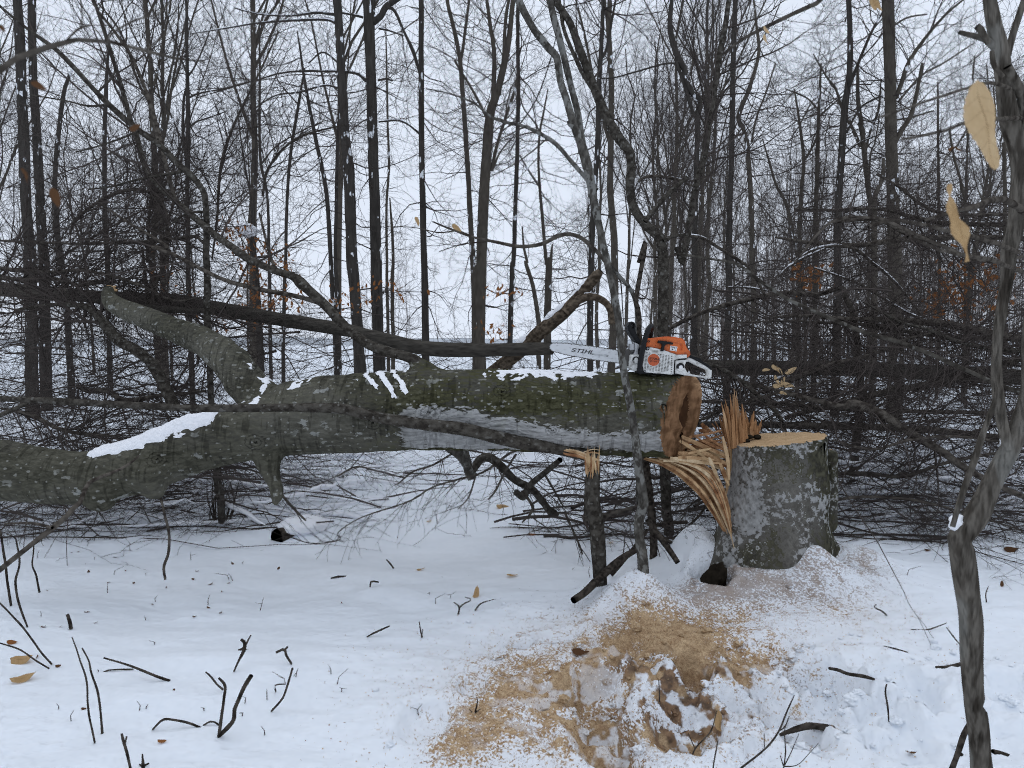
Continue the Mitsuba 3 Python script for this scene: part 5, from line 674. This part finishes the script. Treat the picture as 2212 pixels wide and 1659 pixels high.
# ---------------------------------------------------------------- twigs and sticks in the snow
def sticks(name, lab, cat, paths, mt='dark_branch', lean=.0, group=None):
    k = thing(name, lab, cat, group)
    for i, s in enumerate(paths):
        w = s.split(); c = w[0]; f = [float(a) for a in w[1].split(',')]; q = gpc(c, f[0], f[1]); Y = q[1]; p, r = trace(s, (Y - .004, Y - lean) if i == 0 else Y - lean * .5)
        put(k, 'stem' if i == 0 else 'shoot', limb(p, r, 7, .012, .12, .3, len(used))[0], mt)
for lab, ps, ln in [('pair of thin upright stems with side buds on the near snow', ['G 600,1500,12 570,1360,13 555,1250,12 545,1100,12 500,960,10 480,900,9 455,830,6', 'G 648,1440,15 635,1290,14 615,1170,14 575,1050,12 560,980,10 520,900,9'], .0), ('forked bare stick beside the thick crooked stick', ['G 1385,1460,24 1400,1350,20 1415,1220,19 1420,1140,19 1380,1090,14', 'G 1410,1165,14 1370,1130,12 1330,1080,12 1298,1052,9'], .03),
    ('thick crooked stick poking up from the near snow', ['G 1385,1455,28 1440,1400,30 1475,1350,26 1480,1290,26 1500,1240,26 1540,1150,28 1585,1078,28'], .02), ('low looping stick lying on the snow left of the thick crooked stick', ['G 965,1415,12 1030,1355,15 1100,1355,15 1180,1370,16 1285,1410,13', 'G 1285,1390,11 1340,1365,11 1400,1400,13 1450,1440,12 1490,1500,11 1510,1555,10'], .0), ('straight stick lying slanted with a thin side shoot', ['G 1075,1108,16 1000,1085,18 900,1045,16 800,1005,13 655,963,11', 'G 840,1035,9 690,1040,10 660,1050,11 585,1082,7'], .02),
    ('knotted stick with a hooked tip sticking out of the snow', ['G 1480,1050,12 1510,980,14 1540,920,22 1545,870,24 1520,848,18', 'G 1545,912,14 1600,928,12 1655,943,8', 'G 1510,915,18 1540,900,16 1585,820,8'], .0), ('bent stick with a snow cap right of the knotted stick', ['G 1845,1003,14 1810,950,16 1795,910,20 1745,930,18', 'G 1790,920,16 1818,893,12'], .0), ('slanted single stick at the middle of the near snow', ['G 1715,1300,14 1770,1240,14 1800,1190,13 1850,1028,13', 'G 1745,1180,9 1740,1135,9 1805,1128,8'], .02),
    ('short stub of a stick in the left of the snow', ['G 450,780,22 440,730,22 425,688,20'], .0), ('stub with two shoots at the bottom edge of the snow', ['G 830,1680,16 800,1560,18 780,1480,18 770,1440,12', 'G 790,1500,10 800,1460,12'], .0), ('second bud tipped stub at the bottom edge', ['G 905,1700,20 905,1640,22 900,1570,8', 'G 900,1650,14 940,1630,12', 'G 905,1650,14 880,1635,10'], .0),
    ('tall pair of thin stems at the far left of the snow', ['G 70,635,14 50,500,15 35,380,15 15,250,13 0,150,12', 'G 175,770,10 130,650,14 105,560,15 100,470,14 125,370,12 110,260,11 95,205,8 40,180,6'], .0), ('red brown cane slanting across the left edge', ['G 328,1005,12 260,930,12 190,830,12 120,740,12 40,660,11 -20,600,10', 'G 310,1030,10 220,975,11 120,910,11 0,870,9'], .15), ('lone thin upright seedling in the left of the snow', ['G 250,550,12 230,450,12 205,375,9 212,290,8 215,140,4'], .0),
    ('stick lying by the snow capped log end', ['G 2090,460,8 2140,448,13 2212,455,12'], .0), ('two pronged twig in front of the sapling feet', ['H 765,686,12 770,640,10 735,612,6', 'H 765,650,9 800,620,9 848,595,7 805,580,6'], .0), ('forked twig beside the veined leaf', ['H 870,664,10 910,618,9 1000,590,4', ], .0), ('short dark stick lying on the open snow', ['H 355,398,9 330,365,11 308,342,7'], .0),
    ('crooked dark stick lying on the snow at the middle', ['H 0,452,12 60,452,13 110,480,12 180,485,9'], .0), ('small crooked stick right of the middle stick', ['H 205,515,9 215,480,14 262,485,9'], .0), ('three pronged twig in the orange sawdust', ['H 870,1308,12 885,1240,8 880,1210,4', 'H 870,1308,8 905,1285,4', 'H 850,1308,8 832,1285,4'], .0), ('small stick with a side shoot left of the sawdust', ['H 185,830,9 240,800,14 328,763,10', ], .0), ('slim forked seedling left of the sawdust', ['H 535,836,12 525,790,9 517,735,6', 'H 533,820,7 540,780,4'], .0),
    ('thin twig right of the trampled snow', ['H 2035,1240,8 2035,1180,8 2030,1100,5'], .0), ('dark stick lying in the clean snow right of the sawdust', ['I 1265,1098,16 1200,1080,22 1100,1065,22 1040,1040,22 980,1030,18', 'I 985,1050,14 975,1040,10'], .0), ('mossy dark stick half buried at the bottom of the snow', ['I 660,1455,16 760,1420,34 850,1395,44 950,1400,44 1040,1410,30 1105,1405,18'], .0), ('dark stick lying beside the near sapling', ['I 1655,1025,18 1720,1025,26 1820,1000,24'], .0), ('slim twig upright in the snow left of the near sapling', ['I 1357,1368,8 1350,1270,12 1335,1180,11 1345,1130,9'], .0),
    ('bare branch tip leaning over the trampled snow', ['I 400,1680,13 560,1550,13 650,1450,12 720,1290,10 760,1200,6', 'I 640,1440,8 700,1400,8 730,1330,4', 'I 570,1530,7 570,1440,5'], .12), ('dark stick leaning on the foot of the near sapling', ['I 1750,1680,34 1790,1570,34 1830,1450,34 1862,1385,28'], .0), ('snow dusted black log at the lower right corner', ['I 2010,1555,40 2100,1590,60 2250,1660,60'], .0), ('black stick crossing behind the foot of the near sapling', ['I 1810,1570,30 1860,1610,36 1900,1640,30'], .0),
    ('thin curved twig right of the stump', ['I 1345,695,9 1310,665,10 1265,645,8 1278,625,6'], .0), ('long thin twig lying right of the sawdust', ['I 1475,928,9 1400,905,9 1325,888,5'], .0), ('arching twig lying left of the near sapling', ['I 1500,785,8 1600,785,8 1680,760,7 1725,742,4'], .0), ('slanted twig reaching the near sapling', ['I 1815,890,7 1760,820,9 1722,770,5'], .0), ('forked twig on the snow right of the near sapling', ['I 1975,610,7 1970,560,7 1988,510,5', 'I 1980,545,6 2040,575,4'], .0),
    ('bent grey twigs over the lower right sawdust', ['I 240,1700,9 270,1520,10 280,1480,5', 'I 100,1650,9 130,1540,10 230,1430,9 270,1300,5', 'I 130,1530,7 90,1440,5'], .12), ('spray of thin twigs at the bottom edge right of the sawdust', ['I 690,1680,10 705,1560,9 700,1420,6 728,1330,4', 'I 700,1640,8 740,1560,6 790,1440,4', 'I 690,1650,8 780,1640,5 860,1560,5 915,1500,3', 'I 690,1640,8 672,1580,6'], .05)]:
    sticks('snow_twig' if 'stick' not in lab else 'stick', lab, 'twig' if 'stick' not in lab else 'stick', ps, 'dark_branch' if 'grey' not in lab else 'branch_bark', ln)
for i in range(64):
    x, y = (g3.uniform(30, 2190), g3.uniform(1130, 1600)) if i % 4 else (g3.normal(300, 180), g3.normal(1250, 60))
    if x > 900 and y > 1330 and g3.random() < .8 or 1400 < x < 1850 and y < 1320: continue
    q = gp(x, y); h = g3.uniform(.015, .07); b = g3.normal(size=3) * .4; p = np.array([q - [0, 0, .01], q + h * .5 * np.array([b[0] * .7, b[1] * .3, 1]), q + h * np.array([b[0] + b[2], b[1], .9])]); k = thing('twig_tip', 'short dark twig tip poking out of the open snow', 'twig', 'short twig tips poking out of the snow')
    ms = [tubes(p[None], np.linspace(.0022, .0008, 3)[None], 4)]
    if g3.random() < .5: ms.append(tubes(np.array([p[1], p[1] + h * .4 * g3.normal(size=3) * [1, .3, .6]])[None], np.array([[.0012, .0006]]), 4))
    put(k, None, join(*ms), 'twig')
q = gp(612, 1165) + [0, 0, .03]; k = thing('log_end', 'snow capped end of a small dark log on the open snow', 'log'); p = np.array([q + [-.03, -.03, -.01], q + [.05, .10, -.01], q + [.12, .3, -.05]]); put(k, 'wood', limb(p, np.array([.05, .052, .05]), 12, .02, .15, .1)[0], 'dark_branch'); m = trimesh.creation.icosphere(4, 1.); m.vertices = m.vertices * [.17, .16, .06] * (1 + .35 * (meshkit.fbm(m.vertices * 2.5, 3) - .5)[:, None]) + q + [.10, .14, .03]; put(k, 'snow', m, 'clean_snow')
# sprouts round the foot of the thin bent tree
k = thing('sprout_clump', 'clump of thin shoots round the snowy foot of the thin bent tree', 'shrub'); q = gp(480, 1128)
for i in range(14):
    a = g3.uniform(0, 6.28); r_ = g3.uniform(.03, .12); h = g3.uniform(.15, .5); b = q + [r_ * math.cos(a), r_ * math.sin(a), -.02]; put(k, 'shoot', limb(np.array([b, b + [g3.normal() * .03, 0, h * .5], b + [g3.normal() * .08, g3.normal() * .03, h]]), np.array([.006, .0045, .002]), 6, .03, .1, .3, i)[0], 'dark_branch')
# ---------------------------------------------------------------- snow clods, sawdust
g4 = np.random.default_rng(9); ms = []
for i in range(170):
    x, y = (g4.normal(.62, .45), g4.normal(2.62, .36)) if i < 120 else (g4.uniform(.9, 2.1), g4.uniform(2.3, 3.1)); 
    if y < 2.2: continue
    s = min(g4.gamma(1.5, .005) + .004, .026); m = trimesh.creation.icosphere(3 if s > .012 else 2, 1.); m.vertices = m.vertices * s * [1, 1, .7] * (1 + 1.3 * (meshkit.fbm(m.vertices * 2.2 + i, 3) - .5)[:, None]) + [x, y, float(zg(x, y)) + s * .35]; ms.append((m.vertices, m.faces))
one('snow_clods', 'loose lumps of kicked up snow on the trampled ground before the stump', 'snow', join(*ms), 'snow', True, kind='stuff')
def chips(n, seed, mn, mx):
    g = np.random.default_rng(seed); x = g.uniform(-.75, 2.4, n); y = g.uniform(2.05, 4.4, n); ok = g.random(n) < np.minimum(dust_np(x, y) * .8, .8) + .006; ok &= (y < 3.2 + .3 * g.random(n)) | (mx < .0035); x, y = x[ok], y[ok]; m = len(x); s = g.uniform(mn, mx, m)
    a = unit(g.normal(size=(m, 3)) * [1, 1, .35]); b = unit(np.cross(a, g.normal(size=(m, 3)))); c = np.stack([x, y, zg(x, y) + .0015], 1); w = g.uniform(.25, .6, m)[:, None] * s[:, None]
    v = np.stack([c - a * s[:, None], c + b * w, c + a * s[:, None], c - b * w + [0, 0, .0012]], 1).reshape(-1, 3); i = np.arange(m) * 4; return v, np.vstack([np.stack([i, i + 1, i + 2], 1), np.stack([i, i + 2, i + 3], 1)])
mat('chip_pale', rgb=(.52, .37, .215), rough=.9, two=True); mat('chip_orange', rgb=(.31, .165, .075), rough=.9, two=True); mat('chip_dark', rgb=(.14, .075, .04), rough=.9, two=True)
one('sawdust', 'pale sawdust flakes sprinkled over the snow around the stump', 'sawdust', chips(42000, 1, .0012, .004), 'chip_pale', False, kind='stuff'); one('sawdust', 'orange sawdust flakes sprinkled over the snow', 'sawdust', chips(42000, 2, .0012, .0042), 'chip_orange', False, kind='stuff'); one('sawdust', 'dark bark crumbs mixed into the sawdust on the snow', 'sawdust', chips(30000, 3, .001, .003), 'chip_dark', False, kind='stuff')
# ---------------------------------------------------------------- the near sapling with its last leaves
near = tree('near_sapling', 'near sapling with a long split in its bark and a few tan leaves still hanging', [(1.9, 1.85, 1.8, 1.75), 1.78, (1.8, 1.75), 1.8, 1.78, 1.75, 1.7, 1.75], ['M 208,1080,54 200,952,52 192,860,50 180,780,46 175,700,50 172,600,54 158,500,54 150,430,54 143,390,50 165,370,52 190,330,54 212,285,48 240,225,46 265,180,44 290,110,40 310,30,34 K 325,880,30 330,800,28',
    'M 262,180,24 245,110,26 236,40,26 K 245,930,24 250,850,24 262,770,26 273,700,32 275,640,36 290,580,38 300,500,40 305,420,42 297,365,46 283,320,46 270,250,40 262,180,38 255,120,36 245,85,34 232,20,30 225,-30,28', 'K 303,380,34 312,330,34 318,260,30 300,225,26 285,200,24 272,170,20', 'K 272,140,16 285,90,16 300,45,15 318,-10,14', 'K 252,130,20 235,115,18 215,98,16 190,92,13 150,82,10', 'K 225,110,14 205,75,16 195,66,14', 'K 262,195,10 240,170,12 235,150,12 233,130,10', 'M 127,368,12 150,290,14 180,205,16 205,130,14 225,75,12 238,30,10'], mt='furrowed_bark', sides=20, bump=.09, crook=.1)
for s, mt_ in (('K 318,540,18 260,505,16 190,525,12 150,535,8 60,560,5', 'branch_bark'), ('K 305,300,12 240,302,10 180,308,8 100,335,7 0,355,5', 'branch_bark'), ('K 280,225,10 230,210,8 150,230,7 60,260,6 -60,300,5', 'branch_bark'), ('K 300,640,12 220,610,12 140,590,10 0,560,8 -80,575,6', 'branch_bark'), ('K 310,690,12 230,660,10 120,640,8 20,600,7', 'branch_bark')):
    put(near, 'branch', limb(*trace(s, (1.75, 1.1, .95)), 8, .015, .12, .3, len(used))[0], mt_)
for c, x, y, Lp, Wp, Y, mt_, rot in [('K', 217, 318, 225, 72, .80, 'pale_leaf', 1.33), ('K', 148, 566, 200, 34, .80, 'tan_leaf', 1.25), ('K', 182, 292, 40, 22, .9, 'tan_leaf', 1.4)]:
    k_ = 1.5756 / 1.85172 / FX * Y; q = at(*vpx(c, x, y), Y); v, f, uv = leaf(Lp * k_, Wp * k_, .12, .5, int(x), (26, 10)); s_ = v[:, 0] / (Lp * k_)
    if Wp < 40 and Lp > 100: v[:, 1] *= 1 + .5 * np.sin(s_ * 14); th = s_ * 3.2; v[:, 1], v[:, 2] = v[:, 1] * np.cos(th) - v[:, 2] * np.sin(th), v[:, 1] * np.sin(th) + v[:, 2] * np.cos(th)
    R_ = trimesh.transformations.euler_matrix(math.pi / 2 + .12, rot, 0, 'sxyz')[:3, :3]; kk = key_of(near + '__leaf'); scene[kk] = mikit.ply((v @ R_.T + q, f), mt_, smooth=True, uv=uv)
for x, y, s, c in ((95, 400, .035, 'M'), (138, 358, .022, 'M'), (197, 795, .022, 'M'), (255, 163, .014, 'M')):
    if c == 'M' and x != 95: m = trimesh.creation.icosphere(3, 1.); m.vertices = m.vertices * s * [.9, .8, 1.] * (1 + .5 * (meshkit.fbm(m.vertices * 2 + x, 2) - .5)[:, None]) + at(*vpx(c, x, y), 1.86 if y > 700 else 1.82); put(near, 'snow', m, 'clean_snow')
def twig_leaves(lab, Y, paths, leaves, mt_='pale_leaf'):
    k = tree('leafy_twig', lab, Y, paths, cat='twig', mt='brown_bark', sides=7)
    for i, (c, x, y, s, a) in enumerate(leaves):
        q = at(*vpx(c, x, y), Y if np.isscalar(Y) else Y[0]); L = s * CROP[c][2] / 1.85172 / FX * q[1]; v, f, uv = leaf(L, L * .45, .3, .3, i + int(x)); kk = key_of(k + '__leaf'); scene[kk] = mikit.ply((v @ trimesh.transformations.euler_matrix(math.pi / 2 + rng.uniform(-.7, .7), a, 0, 'sxyz')[:3, :3].T + q, f), mt_, smooth=True, uv=uv)
twig_leaves('twig with a cluster of pale tan leaves hanging behind the stump', 4.4, ['F 560,700,8 640,720,8 680,790,8 700,900,6', 'F 680,790,6 720,760,6'], [('F', 582, 758, 52, -.1), ('F', 640, 745, 60, .6), ('F', 668, 765, 60, .9), ('F', 738, 762, 84, -.5), ('F', 650, 820, 66, 1.1), ('F', 690, 825, 56, -1.2), ('F', 655, 858, 66, -.1), ('F', 715, 855, 90, .15), ('F', 690, 905, 50, .3)])
twig_leaves('curved twig with two dead leaves crossing in front of the twin trunk', 3.9, ['B 1700,1659,26 1640,1590,26 1550,1510,26 1460,1480,26 1380,1500,26 1280,1545,24 1150,1558,22 1000,1530,20 860,1500,16 720,1450,13 600,1400,9', 'B 860,1500,12 760,1460,9 640,1470,8 500,1440,6 340,1430,4', 'B 940,1530,10 800,1540,8 640,1590,5'], [('B', 505, 1400, 62, 1.2), ('B', 755, 1442, 76, .7)], 'tan_leaf')
twig_leaves('blurred near twig reaching across the upper left of the view', (.75, .95), ['A -40,470,40 0,440,38 100,370,36 200,335,36 320,290,34 420,255,32 540,252,26 660,258,24 780,285,22 920,322,20 1050,350,17 1150,380,14 1290,392,8', 'A 425,250,14 470,205,14 510,175,14 575,160,8', 'A 665,255,12 740,190,12 850,130,11 950,100,10 1010,85,9 1080,0,7', 'A 925,318,10 1000,250,10 1050,215,9 1105,120,7 1110,40,5', 'A 510,175,9 520,100,8 510,0,7'], [('A', 250, 545, 110, .4), ('A', 160, 1110, 100, 1.2), ('A', 350, 1250, 130, 1.2), ('A', 855, 805, 80, -.5), ('A', 15, 180, 60, .8)], 'brown_leaf')
twig_leaves('near branch with a curled tan leaf at the top of the view', (1.6, 1.9), ['C 960,-40,30 900,20,28 800,65,26 650,135,24 560,180,22 420,255,18 300,350,14'], [('C', 585, 190, 60, .9), ('C', 580, 250, 70, 1.2)])
twig_leaves('twig with tan leaves at the top edge before the stoutest trunk', 1.6, ['C 1150,-60,12 1250,-10,10 1300,-30,8'], [('C', 1262, 15, 105, 1.3), ('C', 1290, 30, 90, 1.1)], 'tan_leaf')
twig_leaves('thin twig with a pair of dark red leaves below the big pale leaf', 3., ['C 1890,760,9 1830,860,8 1770,940,8 1700,1010,6'], [('C', 1755, 940, 50, -.6), ('C', 1795, 940, 50, .6)], 'brown_leaf')
def rust(lab, c, spots, Y, n, mt_='rust_leaf'):
    g = np.random.default_rng(n); vs = []
    for i in range(n):
        x, y, rx, ry = spots[g.integers(len(spots))]; q = at(*vpx(c, x + g.normal() * rx, y + g.normal() * ry), Y + g.normal() * .25); L = g.uniform(.05, .09); v, f, uv = leaf(L, L * .5, .3, .3, i, (6, 2)); vs.append((v @ trimesh.transformations.euler_matrix(*g.uniform(-1.5, 1.5, 3), 'sxyz')[:3, :3].T + q, f))
    return join(*vs)
put(snag, 'leaves', rust('', 'D', [(1590, 220, 60, 60), (1620, 330, 70, 60), (1700, 330, 70, 50), (1620, 440, 55, 50), (1800, 300, 60, 50), (1560, 90, 40, 60), (1800, 110, 60, 40), (1000, 200, 60, 60), (1200, 330, 60, 60), (1400, 450, 50, 40)], 10.6, 300), 'rust_leaf', True, kind='stuff'); put(snag, 'leaves', rust('', 'A', [(1500, 1500, 60, 60), (1600, 1590, 60, 40), (1450, 1440, 40, 40), (1700, 1600, 60, 40)], 10.6, 110), 'rust_leaf', True, kind='stuff')
one('beech_leaves', 'rusty leaves still held by low twigs in the right hand wood', 'leaves', rust('', 'F', [(1750, 200, 90, 80), (1950, 200, 80, 90), (1800, 330, 90, 60), (2000, 350, 70, 60), (1650, 300, 60, 60), (2100, 200, 60, 90), (850, 170, 60, 50)], 7.5, 260), 'rust_leaf', True, kind='stuff'); one('beech_leaves', 'rusty leaves on low twigs between the middle trunks', 'leaves', rust('', 'E', [(220, 250, 80, 50), (60, 360, 60, 60), (400, 270, 70, 30), (1040, 270, 60, 30), (1000, 520, 60, 30)], 10., 110), 'rust_leaf', True, kind='stuff')
k = thing('torn_slab', 'torn slab of pale wood lying on the snow left of the stump root', 'wood')
for i in range(4): put(k, 'sliver', sliver([(690 + i * 18, 1590 - i * 20), (740 + i * 12, 1540 + i * 5), (805 - i * 10, 1580 - i * 12)], .05, .01, (4.35, 4.4), .5 * i, (.8, .6)), 'fresh_wood', False)
